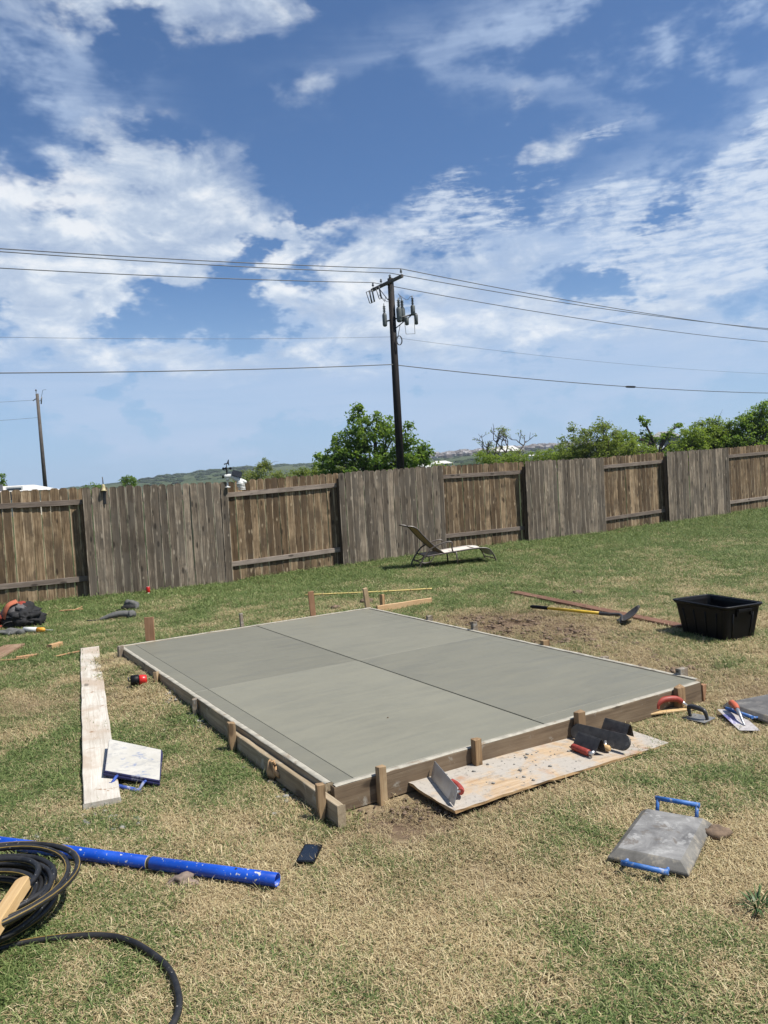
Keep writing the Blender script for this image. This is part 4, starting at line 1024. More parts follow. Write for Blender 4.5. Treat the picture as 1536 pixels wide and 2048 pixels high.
def build_ply():
    o0 = (PA + PB_ + PC + PD) / 4
    q = random.Random(9); nx, ny = 26, 8; mb = MB(); vs = []
    for k, dz in ((0, .0), (1, -.013)):
        for j in range(ny + 1):
            for i in range(nx + 1):
                u, w = i / nx, j / ny
                p = (PD * (1 - u) + PC * u) * (1 - w) + (PA * (1 - u) + PB_ * u) * w
                if i == 0: p = p + (PC - PD).normalized() * (q.uniform(-.012, .010) if k == 0 else q.uniform(-.006, .004))
                if j == 0: p = p + (PA - PD).normalized() * q.uniform(-.004, .004)
                p = p + Vector((0, 0, dz + .006 * math.sin(u * 5) + (.004 if k == 0 and i == 0 else 0)))
                vs.append(p - o0)
    n = (nx + 1) * (ny + 1); I = lambda k, j, i: k * n + j * (nx + 1) + i
    fs = []
    for j in range(ny):
        for i in range(nx):
            fs.append((I(0, j, i), I(0, j, i + 1), I(0, j + 1, i + 1), I(0, j + 1, i))); fs.append((I(1, j, i), I(1, j + 1, i), I(1, j + 1, i + 1), I(1, j, i + 1)))
    for i in range(nx):
        fs.append((I(0, 0, i), I(1, 0, i), I(1, 0, i + 1), I(0, 0, i + 1))); fs.append((I(0, ny, i), I(0, ny, i + 1), I(1, ny, i + 1), I(1, ny, i)))
    for j in range(ny):
        fs.append((I(0, j, 0), I(0, j + 1, 0), I(1, j + 1, 0), I(1, j, 0))); fs.append((I(0, j, nx), I(1, j, nx), I(1, j + 1, nx), I(0, j + 1, nx)))
    ang = math.atan2((PC - PD).y, (PC - PD).x); Rz = Matrix.Rotation(-ang, 3, 'Z')
    mb.add([Rz @ v for v in vs], fs)
    o = obj('plywood_sheet', mb, M['ply']); o.location = o0; o.rotation_euler = (0, 0, ang)
    o.data.materials.append(M['ply_edge'])
    for f in o.data.polygons:
        if abs(f.normal.z) < .5: f.material_index = 1
    tag(o, 'cement-stained plywood sheet lying against the near form board', 'plywood')
    cr = MB()
    for _ in range(70):
        u, w = q.gauss(.42, .2), q.gauss(.45, .22)
        if not (.03 < u < .97 and .05 < w < .95): continue
        p = (PD * (1 - u) + PC * u) * (1 - w) + (PA * (1 - u) + PB_ * u) * w; s = q.choice([.003, .004, .005, .009])
        cr.lump(p + Vector((0, 0, .006 * math.sin(u * 5) + s * .4)), (s * 1.3, s, s * .7), q.randint(0, 99), .3, 1)
    tag(obj('cement_crumbs', cr, M['rubble']), 'dry cement crumbs scattered on the plywood', kind='stuff')
build_ply()
foot([PA[:2], PB_[:2], PC[:2], PD[:2]])
def ply_z(x, y):
    e1, e2 = PC - PD, PA - PD; dx, dy = x - PD.x, y - PD.y
    det = e1.x * e2.y - e1.y * e2.x; u = (dx * e2.y - dy * e2.x) / det; w = (e1.x * dy - e1.y * dx) / det
    return PD.z + u * e1.z + w * e2.z + .006 * math.sin(u * 5)

def stadium(L, Wd, n=8, r=None):
    r = r or Wd / 2; pts = []
    for cx, cy, a0 in ((L / 2 - r, Wd / 2 - r, 0), (-L / 2 + r, Wd / 2 - r, 90), (-L / 2 + r, -Wd / 2 + r, 180), (L / 2 - r, -Wd / 2 + r, 270)):
        for k in range(n + 1): a = R(a0 + 90 * k / n); pts.append((cx + r * math.cos(a), cy + r * math.sin(a)))
    return pts
def d_handle(root, name, L, h, r, m, mpost, z0=.0, ax='x', seg=10):
    """bowed grip on two posts along local x"""
    g = curve([(-L * .5, 0, z0 + h * .75), (-L * .25, 0, z0 + h), (0, 0, z0 + h * 1.03), (L * .25, 0, z0 + h), (L * .5, 0, z0 + h * .75)], 5)
    gr = obj(name, MB().tube(g, [r * (.85 + .3 * math.sin(math.pi * i / (len(g) - 1))) for i in range(len(g))], seg), m, root)
    pm = MB()
    for s in (-1, 1): pm.tube(curve([(s * L * .46, 0, z0 + h * .8), (s * L * .60, 0, z0 + h * .45), (s * L * .66, 0, z0)], 4), r * .55, 8)
    obj('bracket', pm, mpost, root); return gr
# upright trowel, standing on its long edge
def upright_trowel():
    a = Vector((.172, 4.085)); b = Vector((.262, 3.705)); L = (b - a).length; m_ = (a + b) / 2
    z = (ply_z(*a) + ply_z(*b)) / 2 + .004
    root = thing('finishing_trowel', 'steel trowel standing on its long edge at the left end of the plywood', 'trowel', (m_.x, m_.y, z), (0, 0, math.atan2((b - a).y, (b - a).x)))
    tl = R(74)                                                # blade leans over to the right, resting on its handle
    Mx = Matrix.Rotation(tl, 3, 'X') 
    bl = MB().prism([(x, y + .046) for x, y in stadium(L, .092, 3, .006)], -.001, .001, Mx)
    obj('blade', bl, M['blade'], root)
    sp = MB().box(Mx @ Vector((0, .046, -.009)), (L * .7, .022, .014), Mx); obj('spine', sp, M['alu'], root)
    n = Mx @ Vector((0, 0, -1)); c = Mx @ Vector((0, .050, 0))
    g = [c + n * d_ + Vector((x, 0, 0)) for x, d_ in ((-.02, .050), (.015, .064), (.085, .064), (.12, .050))]
    obj('grip', MB().tube(curve(g, 5), .0165, 10), M['red_rubber'], root)
    for s in (-1, 1): obj('bracket', MB().tube([c + n * .045 + Vector((.05 + s * .066, 0, 0)), c + n * .012 + Vector((.05 + s * .09, 0, 0))], .008, 8), M['alu'], root)
upright_trowel()
# edging tools turned upside down on the plywood: curled plate above a red grip
def edger(label, c, ang, L, lean, tw=1.0):
    z = ply_z(*c)
    root = thing('edging_tool', label, 'edger', (c[0], c[1], z + .002), (0, 0, ang), 'edging tools on the plywood')
    prof = [(.010, .026), (.022, .046), (.036, .070), (.046, .086), (.052, .092), (.060, .088), (.066, .074), (.074, .044), (.082, .012)]   # (across, up)
    t = .0022; vs = []; n = len(prof)
    for x in (-L / 2, L / 2):
        for y, zz in prof: vs.append((x, y * 1.05, zz * tw))
        for y, zz in prof: vs.append((x, y * 1.05 + t, zz * tw + t))
    fs = [(k, k + 1, 2 * n + k + 1, 2 * n + k) for k in range(n - 1)] + [(n + k, 3 * n + k, 3 * n + k + 1, n + k + 1) for k in range(n - 1)]
    fs += [(k, n + k, n + k + 1, k + 1) for k in range(n - 1)] + [(2 * n + k, 2 * n + k + 1, 3 * n + k + 1, 3 * n + k) for k in range(n - 1)]
    fs += [(0, 2 * n, 3 * n, n), (n - 1, 2 * n - 1, 4 * n - 1, 3 * n - 1)]
    obj('plate', MB().add(vs, fs), M['steel_dull'], root)
    obj('grip', MB().tube([(-L * .40, -.012, .021), (-L * .36, -.012, .021), (L * .30, -.012, .021), (L * .34, -.012, .021)], [.015, .020, .020, .016], 8), M['red_rubber'], root)
    obj('ferrule', MB().tube([(L * .33, -.012, .021), (L * .46, -.010, .024), (L * .47, .004, .034)], [.012, .012, .009], 8), M['alu'], root)
edger('edging tool with red grip and curled plate in front of the dark rounded float', (1.065, 4.365), math.atan2(-.155, .085), .185, 0)
edger('edging tool with curled plate behind the dark rounded float', (1.302, 4.600), math.atan2(-.145, .10), .185, 0)
def wood_float():
    a, b = Vector((1.060, 4.590)), Vector((1.288, 4.330)); m_ = (a + b) / 2; z = ply_z(*m_)
    root = thing('hand_float', 'dark round-ended float tipped over on its handle at the right of the plywood', 'float', (m_.x, m_.y, z), (0, 0, math.atan2((b - a).y, (b - a).x)))
    Mx = Matrix.Translation((0, .030, .055)) @ Matrix.Rotation(R(58), 4, 'X')
    obj('plate', MB().prism(stadium(.40, .094, 8), -.006, .006, Mx), M['steel_dull'], root, bev=.002)
    g = MB().tube([(-.075, -.028, .022), (-.06, -.028, .022), (.0, -.028, .024), (.06, -.028, .022), (.095, -.028, .022), (.105, -.028, .022)], [.012, .019, .021, .020, .018, .010], 12)
    obj('handle', g, M['handle_wood'], root)
    obj('bracket', MB().tube([(-.06, -.024, .024), (-.04, .01, .045)], .008, 6), M['alu'], root)
    obj('bracket', MB().tube([(.07, -.024, .024), (.05, .01, .045)], .008, 6), M['alu'], root)
wood_float()
def red_float():
    a, b = Vector((1.642, 5.055)), Vector((2.035, 5.125)); m_ = (a + b) / 2
    root = thing('hand_float', 'pale hand float with arched red grip on the grass by the near form board', 'float', (m_.x, m_.y, .022), (0, 0, math.atan2((b - a).y, (b - a).x)))
    obj('plate', MB().prism(stadium(.41, .075, 3, .008), -.006, .006), M['handle_wood'], root, bev=.002)
    g = curve([(-.095, 0, .022), (-.088, 0, .052), (-.05, 0, .074), (.0, 0, .078), (.05, 0, .072), (.085, 0, .050)], 6)
    obj('grip', MB().tube(g, [.017 + .003 * math.sin(3.1 * i / len(g)) for i in range(len(g))], 10), M['red_rubber'], root)
    obj('bracket', MB().tube([(-.12, 0, .005), (-.092, 0, .028)], [.016, .014], 8), M['alu'], root)
    obj('bracket', MB().tube([(.085, 0, .050), (.105, 0, .030), (.13, 0, .005)], .012, 8), M['alu'], root)
    foot([(a.x, a.y - .04), (b.x, b.y - .04), (b.x, b.y + .04), (a.x, a.y + .04)])
red_float()
def black_edger():
    root = thing('edging_tool', 'small edger with dark D-shaped handle on the grass right of the red-gripped float', 'edger', (1.945, 4.880, .028), (R(6), R(-4), math.atan2(-.15, .083)))
    obj('plate', MB().prism(stadium(.17, .11, 3, .01), -.0015, .0015), M['steel'], root)
    g = curve([(-.066, 0, .0), (-.070, 0, .045), (-.058, 0, .066), (-.01, 0, .068), (.035, 0, .062), (.055, 0, .048), (.064, 0, .0)], 5)
    obj('grip', MB().tube(g, [.010 + .006 * math.sin(3.14 * i / (len(g) - 1)) for i in range(len(g))], 10), M['black_metal'], root)
    foot([(1.86, 4.98), (1.95, 4.98), (2.04, 4.80), (1.95, 4.78)])
black_edger()
def label_mat():
    m, N = mat('blade_with_printed_label', .4, .4); v = N.coord()
    s = N.new('ShaderNodeSeparateXYZ'); N.put(s.inputs[0], v)
    n = N.noise(v, 30, 5, .65)
    steel = N.ramp(n, [(.3, (.30, .27, .27)), (.6, (.48, .45, .43))])
    on_ = N.math('MULTIPLY', N.math('GREATER_THAN', s.outputs[0], -.09), N.math('LESS_THAN', s.outputs[0], .075))
    on_ = N.math('MULTIPLY', on_, N.math('LESS_THAN', s.outputs[1], -.005))
    lab = N.ramp(s.outputs[0], [(0.0, (.05, .06, .20))]); 
    lab = N.mix(N.math('GREATER_THAN', s.outputs[0], .0), (.10, .10, .30), (.30, .28, .45))
    lab = N.mix(N.ss(N.noise(N.mapping(v, scale=(8, 40, 1)), 2, 2), .55, .6), lab, (.62, .62, .66))
    N.put(N.c, N.mix(N.math('MULTIPLY', on_, .9), steel, lab)); return m
def label_trowel():
    a, b = Vector((2.175, 5.00)), Vector((2.150, 4.635)); m_ = Vector((2.165, 4.815))
    root = thing('finishing_trowel', 'trowel with orange grip and printed blue label lying flat on the grass at the right', 'trowel', (m_.x, m_.y, .026), (R(-3), R(3), math.atan2((b - a).y, (b - a).x)))
    obj('blade', MB().prism(stadium(.37, .125, 3, .01), -.001, .001), label_mat(), root)
    obj('grip', MB().tube(curve([(-.155, .012, .055), (-.12, .012, .062), (-.07, .010, .060), (-.03, .006, .055)], 5), [.015, .019, .021, .021, .021, .021, .021, .021, .021, .021, .021, .020, .019, .018, .017, .016], 10), M['orange_grip'], root)
    obj('shank', MB().tube(curve([(-.03, .006, .055), (.02, .0, .047), (.07, -.002, .022), (.11, -.002, .004)], 5), [.014 - .0006 * i for i in range(16)], 8), M['alu'], root)
    foot([(2.09, 5.0), (2.23, 5.0), (2.22, 4.63), (2.08, 4.63)])
label_trowel()

# knee boards
def kneeboard(name, label, corners, h, inset, mtop, mside, mhandle, zs, group, upright=.07, far=True, near_out=.05, up=True):
    """padded kneeling board with a bevelled rim and a bent handle at each end; corners: near-left, far-left, far-right, near-right"""
    P = [Vector((x, y, 0)) for x, y in corners]; c = sum(P, Vector()) / 4
    ex = ((P[3] - P[0]) + (P[2] - P[1])).normalized(); ey = Vector((-ex.y, ex.x, 0))
    loc = c + Vector((0, 0, zs[0])); ang = math.atan2(ex.y, ex.x)
    root = thing(name, label, 'kneeling board', loc, (zs[1], zs[2], ang), group)
    q = [((p - c).dot(ex), (p - c).dot(ey)) for p in P]
    vs = []
    for z, k, ii in ((0, 1, 0), (.012, 1, 0), (.016, 1, .004), (h - .004, 1, inset), (h, 1, inset + .006)):
        for (x, y) in q:
            vs.append((x - math.copysign(ii, x), y - math.copysign(ii, y), z))
    fs = []
    for i in range(4):
        for j in range(4): fs.append((i * 4 + j, i * 4 + (j + 1) % 4, (i + 1) * 4 + (j + 1) % 4, (i + 1) * 4 + j))
    vs = [(x, y, z) for x, y, z in vs]
    fs = [f[::-1] for f in fs] + [(0, 1, 2, 3), (19, 18, 17, 16)]
    b = obj('board', MB().add(vs, fs), mside, root, bev=.0025)
    b.data.materials.append(mtop)
    b.data.polygons[len(fs) - 1].material_index = 1
    y0 = (q[0][1] + q[3][1]) / 2; y1 = (q[1][1] + q[2][1]) / 2; w = abs(q[3][0] - q[0][0])
    def handle(yb, sgn, out, rise, hw, xo=0.0):
        mb = MB(); pts = [(-hw, yb - sgn * .03, .012), (-hw, yb + sgn * .008, .014), (-hw, yb + sgn * out, .014 + rise), (hw, yb + sgn * out, .014 + rise), (hw, yb + sgn * .008, .014), (hw, yb - sgn * .03, .012)]
        mb.tube(pts[1:3], .009, 6); mb.tube(pts[3:5], .009, 6); mb.tube([(-hw - .012, pts[2][1], pts[2][2]), (hw + .012, pts[2][1], pts[2][2])], .0115, 8)
        mb.tube(pts[0:2], .008, 6); mb.tube(pts[4:6], .008, 6)
        mb.v = [(x + xo, y, z) for x, y, z in mb.v]
        obj('handle', mb, mhandle, root)
    handle(y0, -1, near_out, .012 if up else -.03, w * .25, (q[0][0] + q[3][0]) / 2)
    if far: handle(y1, 1, .035, upright, w * .27, (q[1][0] + q[2][0]) / 2)
    m_ = .96; foot([((p - c) * m_ + c)[:2] for p in P])
    return root
def smear_mat(name, a, b, spots, sp2, k=1.0):
    m, N = mat(name, .7, .3); v = N.coord()
    n = N.noise(v, 5.5, 7, .68, .6); n2 = N.noise(v, 16, 6, .7, .4); n3 = N.noise(N.mapping(v, (4, 2, 1)), 9, 6, .7, .4)
    c = N.ramp(n, [(.34, a), (.62, b)]); c = N.mix(N.ss(n2, .52, .66, 0, .75), c, spots); c = N.mix(N.ss(n3, .56, .64, 0, k), c, sp2)
    N.put(N.c, c); N.put(N.n, N.bump(n2, .35, .003)); return m
M['kb_top'] = smear_mat('cement_caked_grey_top', (.095, .093, .092), (.27, .265, .255), (.37, .365, .35), (.13, .11, .09), .75)
M['kb_side'] = smear_mat('dark_metal_rim', (.10, .095, .085), (.20, .19, .17), (.30, .27, .22), (.36, .29, .18), .5)
M['kb_white'] = smear_mat('whitened_board', (.44, .42, .37), (.53, .51, .46), (.36, .355, .34), (.20, .24, .36), .75)
M['kb_blue'] = plain('worn_blue_paint', (.045, .15, .42), .5, .25, 24, dirt=((.42, .43, .45), 26, .54))
M['kb_blue2'] = smear_mat('whitened_blue_paint', (.03, .07, .32), (.05, .10, .38), (.30, .31, .36), (.50, .50, .50), .7)
M['kb_navy'] = smear_mat('navy_foam_edge', (.012, .012, .05), (.03, .03, .10), (.05, .05, .06), (.40, .40, .42), .35)
M['kb_dark'] = smear_mat('dark_smeared_top', (.075, .072, .07), (.13, .125, .12), (.19, .185, .17), (.26, .24, .21), .5)
GK = 'kneeling boards on the grass'
kneeboard('kneeling_board', 'grey cement-caked kneeling board with blue handles, alone on the dry grass at the lower right', [(.852, 3.158), (1.138, 3.590), (1.412, 3.432), (1.128, 2.995)], .044, .030, M['kb_top'], M['kb_side'], M['kb_blue'], (.016, R(-1), R(1)), GK, .060)
kneeboard('kneeling_board', 'white smeared kneeling board leaning on the end of the long whitened plank', [(-1.700, 4.375), (-1.845, 4.880), (-1.452, 4.715), (-1.340, 4.255)], .030, .003, M['kb_white'], M['kb_navy'], M['kb_blue2'], (.050, 0, R(5)), GK, .0, False, .055, False)
kneeboard('kneeling_board', 'dark kneeling board with blue handle cut off by the right edge of the photo', [(2.19, 5.10), (2.60, 5.25), (2.73, 4.88), (2.32, 4.73)], .042, .02, M['kb_dark'], M['kb_side'], M['kb_blue'], (.016, 0, 0), GK, .0, False, .045)

# ------------------------------------------------------------------ black bin
def build_bin():
    c = Vector((3.145, 7.36)); ex = Vector((.20, -.50)).normalized(); ang = math.atan2(ex.y, ex.x)      # local x: long-left face direction
    z = float(gz(c.x, c.y))
    root = thing('storage_bin', 'open black plastic storage bin standing on the dry grass', 'bin', (c.x, c.y, z), (0, 0, ang))
    L0, W0, L1, W1, H, t = .545, .375, .66, .455, .335, .006
    def rr(L, Wd, r, z): return [(x, y, z) for x, y in stadium(L, Wd, 4, r)]
    rings = [rr(L0, W0, .04, 0), rr(L0 + (L1 - L0) * .85, W0 + (W1 - W0) * .85, .045, H * .88), rr(L0 + (L1 - L0) * .86, W0 + (W1 - W0) * .86, .045, H * .90), rr(L1 + .012, W1 + .012, .05, H * .93), rr(L1 + .03, W1 + .03, .055, H - .004), rr(L1 + .022, W1 + .022, .05, H), rr(L1 - .03, W1 - .03, .045, H),
             rr(L1 - .05, W1 - .05, .04, H - .03), rr(L0 - .02, W0 - .02, .035, t)]
    n = len(rings[0]); vs = sum(rings, []); fs = []
    for i in range(len(rings) - 1):
        for k in range(n): fs.append((i * n + k, i * n + (k + 1) % n, (i + 1) * n + (k + 1) % n, (i + 1) * n + k))
    fs.append(tuple(reversed(range(n)))); fs.append(tuple((len(rings) - 1) * n + k for k in range(n)))
    obj('tub', MB().add(vs, fs, False), M['black_plastic'], root)
    rim = MB(); q = rr(L1 + .022, W1 + .022, .052, H - .004); rim.tube(q, .0095, 8, closed=True)
    obj('rim', rim, M['black_plastic'], root)
    for sx in (-1, 1):                 # moulded grips on the short sides
        g = MB().box((sx * (L1 / 2 - .002), 0, H * .86), (.03, .16, .03)).box((sx * (L1 / 2 - .012), -.085, H * .80), (.03, .012, .07)).box((sx * (L1 / 2 - .012), .085, H * .80), (.03, .012, .07))
        obj('grip', g, M['black_plastic'], root, bev=.004, seg=2)
    for sy in (-1, 1):
        for x in (-.19, -.065, .065, .19):
            a = Vector((x * .95, sy * (W0 / 2 + .001), .02)); b = Vector((x * 1.12, sy * (W0 / 2 + (W1 - W0) * .40), H * .80))
            obj('rib', MB().tube([a, b], .007, 6), M['black_plastic'], root)
    for sx in (-1, 1):
        for y in (-.11, .11):
            a = Vector((sx * (L0 / 2 + .001), y * .95, .02)); b = Vector((sx * (L0 / 2 + (L1 - L0) * .40), y * 1.1, H * .78))
            obj('rib', MB().tube([a, b], .008, 6), M['black_plastic'], root)
    Mz = Matrix.Rotation(ang, 2); foot([Mz @ Vector((x * .96, y * .96)) + c for x, y in stadium(L0, W0, 2, .04)])
build_bin()

# ------------------------------------------------------------------ shovel
def build_shovel():
    h0, h1 = Vector((1.73, 9.26, .05)), Vector((2.335, 8.42, .075)); dv = (h1 - h0).normalized()
    root = thing('shovel', 'shovel with yellow handle and black grip lying on the dug soil', 'shovel', (h1.x, h1.y, 0))
    P = lambda v: v - root.location
    obj('grip', MB().tube([P(h0 - dv * .03), P(h0), P(h0 + dv * .24), P(h0 + dv * .25)], [.012, .021, .021, .017], 10), M['black_plastic'], root)
    obj('handle', MB().tube([P(h0 + dv * .25), P(h1 - dv * .02)], [.0165, .0185], 10), M['yellow'], root)
    nk = curve([P(h1 - dv * .03), P(h1 + dv * .08), P(h1 + dv * .20 + Vector((.04, .01, -.002))), P(Vector((2.445, 8.07, .045)))], 6)
    obj('socket', MB().tube(nk, [.021 - .0004 * i for i in range(len(nk))], 10), M['steel_dull'], root)
    # blade: dished pointed plate, tip lifted
    b0 = Vector((2.43, 8.06, .030)); ax = Vector((.30, .13, .17)).normalized(); sd_ = Vector((-.06, .97, -.10)).normalized(); up = ax.cross(sd_).normalized()
    if up.z < 0: up = -up
    vs = []; nu, nvv = 10, 8
    for i in range(nu + 1):
        u = i / nu; w = .105 * (1 if u < .55 else max(.03, math.cos((u - .55) / .45 * 1.45))) * (.86 + .14 * min(1, u * 5))
        for j in range(nvv + 1):
            s = -1 + 2 * j / nvv
            vs.append(P(b0 + ax * (u * .30) + sd_ * (s * w) + up * (.030 * s * s - .020 * math.sin(u * 3.1))))
    fs = [(i * (nvv + 1) + j, i * (nvv + 1) + j + 1, (i + 1) * (nvv + 1) + j + 1, (i + 1) * (nvv + 1) + j) for i in range(nu) for j in range(nvv)]
    bl = obj('blade', MB().add(vs, fs, True), M['steel_dull'], root)
    so_ = bl.modifiers.new('thick', 'SOLIDIFY'); so_.thickness = .003
build_shovel()
for (x, y, s) in ((1.9, 9.05, .02), (2.2, 8.6, .02)): foot([(x - s, y - s), (x + s, y - s), (x + s, y + s), (x - s, y + s)])

# ------------------------------------------------------------------ chaise lounge
def build_chaise():
    o = on(.62, 14.17); ang = R(13)
    root = thing('chaise_lounge', 'outdoor chaise lounge with cream sling seat and raised back tinted brown for shade by the fence', 'lounge chair', o, (0, 0, ang))
    Wd = .60; ys = (0.0, Wd)                     # near side, far side
    r = .0145
    for y in ys:
        obj('side_rail', MB().tube(curve([(.12, y, .235), (.40, y, .262), (.75, y, .292), (1.10, y, .318), (1.30, y, .305), (1.39, y, .25), (1.46, y, .13), (1.50, y, .01)], 6), r, 8), M['bronze'], root)
        a = curve([(-.03, y, .0), (.015, y, .12), (.09, y, .24), (.20, y, .36), (.36, y, .435), (.52, y, .475), (.60, y, .475), (.635, y, .44), (.625, y, .36), (.645, y, .285), (.70, y, .275)], 6)
        obj('arm', MB().tube(a, r * 1.05, 8), M['bronze'], root)
        obj('leg', MB().tube([(.70, y, .285), (.715, y, .15), (.72, y, .0)], r, 8), M['bronze'], root)
        obj('leg', MB().tube([(.33, y * .86 + .04, .25), (.335, y * .86 + .04, .0)], r * .9, 8), M['bronze'], root) if y > 0 else None
        rr_ = curve([(.02, y, .13), (.10, y, .115), (.20, y, .14), (.27, y, .235)], 5)
        obj('brace', MB().tube(rr_, r * .8, 8), M['bronze'], root)
        rk = MB()
        for i in range(4):
            x = .035 + .028 * i; rk.tube([(x, y + .012, .155 + .034 * i), (x + .028, y + .012, .135 + .034 * i)], .007, 5)
        obj('notch_rack', rk, M['bronze'], root)
        obj('back_rail', MB().tube(curve([(.47, y, .265), (.26, y, .44), (.08, y, .63), (-.03, y, .76), (-.12, y, .805), (-.21, y, .815)], 6), r, 8), M['bronze'], root)
    for x, z in ((.03, .125), (.12, .24), (1.10, .31), (1.475, .10), (.68, .27)):
        obj('crossbar', MB().tube([(x, ys[0], z), (x, ys[1], z)], r * .85, 8), M['bronze'], root)
    obj('crossbar', MB().tube([(-.21, ys[0], .815), (-.21, ys[1], .815)], r, 8), M['bronze'], root)
    def sling(name, prof, m, mb_=None):
        n = len(prof); vs = []
        for x, z in prof:
            for k in range(5): y = ys[0] + .012 + (Wd - .024) * k / 4; vs.append((x, y, z - .018 * math.sin(math.pi * k / 4)))
        fs = [(i * 5 + k, i * 5 + k + 1, (i + 1) * 5 + k + 1, (i + 1) * 5 + k) for i in range(n - 1) for k in range(4)]
        ob = obj(name, MB().add(vs, fs, True), m, root); sm_ = ob.modifiers.new('thick', 'SOLIDIFY'); sm_.thickness = .004; return ob
    pf = [(p.x, p.z) for p in curve([(.14, 0, .240), (.40, 0, .266), (.75, 0, .296), (1.10, 0, .322), (1.30, 0, .308), (1.39, 0, .25), (1.44, 0, .17)], 4)]
    sling('seat_sling', pf, M['sling'])
    pb = [(p.x, p.z) for p in curve([(.45, 0, .278), (.26, 0, .444), (.08, 0, .634), (-.03, 0, .764), (-.12, 0, .809), (-.20, 0, .818)], 4)]
    sling('back_sling', pb, M['sling_back'])
build_chaise()

# ------------------------------------------------------------------ things on the fence
def fence_pt(s, off, z):
    x = FA[0] + FD[0] * s * PANEL + FN[0] * off; y = FA[1] + FD[1] * s * PANEL + FN[1] * off
    return Vector((x, y, float(np.interp(s, S_K, H_K)) + z))
def weather_station():
    o = fence_pt(1.03, .12, 1.80)
    root = thing('weather_station', 'white weather station with black wind cups and solar panel on top of the fence', 'weather station', o, (0, 0, R(0)))
    # x right in the photograph's sense, so the station reads along the fence
    root.rotation_euler = (0, 0, R(8))
    obj('mount', MB().lathe([(.055, 0), (.05, .012), (.018, .02), (.016, .13), (.028, .135), (.028, .16)], (-.02, 0, 0), 12), M['white_plastic'], root)
    obj('arm', MB().tube(curve([(-.075, 0, .205), (-.02, 0, .205), (.06, 0, .20), (.13, 0, .155), (.22, 0, .115), (.33, 0, .075)], 5), [.022, .03, .036, .04, .042, .044, .044, .044, .044, .044, .044, .044, .044, .044, .044, .044, .044, .044, .044, .044, .043, .042, .04, .036, .03, .022], 12, squash=None), M['white_plastic'], root)
    obj('mount_post', MB().tube([(-.02, 0, .12), (-.005, 0, .19)], [.03, .034], 12), M['white_plastic'], root)
    sh = obj('radiation_shield', MB().lathe([(.03, -.055), (.06, -.05), (.065, .03), (.05, .06)], (.215, 0, .06), 16), M['white_plastic'], root)
    for i in range(5): obj('louvre', MB().lathe([(.055, -.006), (.084 - .003 * i, -.012), (.086 - .003 * i, -.006), (.06, .008)], (.218 + .004 * i, 0, .068 - .028 * i), 16), M['white_plastic'], sh)
    Ms = Matrix.Rotation(R(18), 3, 'Y') @ Matrix.Rotation(R(62), 3, 'X')
    obj('solar_panel', MB().box((.165, -.03, .245), (.185, .125, .018), Ms), M['glass_dark'], root, bev=.004)
    obj('panel_bracket', MB().tube([(.15, .01, .16), (.165, -.01, .23)], .014, 8), M['black_plastic'], root)
    obj('rain_sensor', MB().tube([(-.11, 0, .20), (-.07, 0, .205)], [.028, .022], 10), M['black_plastic'], root)
    a = obj('wind_mast', MB().lathe([(.034, .225), (.026, .24), (.014, .25), (.012, .29), (.016, .30), (.012, .33), (.008, .36), (.008, .44)], (-.02, 0, 0), 10), M['black_plastic'], root)
    for k in range(3):
        an = R(20 + 120 * k); c = Vector((-.02 + .075 * math.cos(an), .075 * math.sin(an), .355))
        mb = MB().tube([(-.02, 0, .355), c], .0045, 6)
        t = Vector((-math.sin(an), math.cos(an), 0)); 
        mb.tube([c - t * .020, c - t * .012, c + t * .004, c + t * .014], [.006, .020, .026, .026], 10)
        obj('wind_cup', mb, M['black_plastic'], a)
    v = MB().tube([(-.065, 0, .435), (-.02, 0, .445), (.03, .0, .46)], [.010, .009, .006], 8)
    v.prism([(-.01, .45), (.012, .505), (.025, .52), (.032, .515), (.026, .46), (.032, .42), (.026, .40), (.015, .425)], -.003, .003, Matrix(((1, 0, 0), (0, 0, -1), (0, 1, 0))))
    obj('wind_vane', v, M['black_plastic'], a)
weather_station()
def gauge_mount():
    o = fence_pt(.115, .135, 1.835)
    root = thing('gauge_mount', 'small brass-coloured mount with thin rod on the left part of the fence', 'rain gauge mount', o)
    obj('base', MB().lathe([(.052, 0), (.05, .012), (.034, .018), (.030, .075), (.022, .10), (.014, .115)], (0, 0, 0), 12), M['brass'], root)
    obj('rod', MB().tube([(0, 0, .10), (-.005, 0, .24)], .0085, 8), M['black_metal'], root)
    obj('bracket', MB().box((0, .05, -.035), (.05, .07, .06)).box((0, .02, -.12), (.05, .012, .22)), M['black_metal'], root, bev=.004)
gauge_mount()

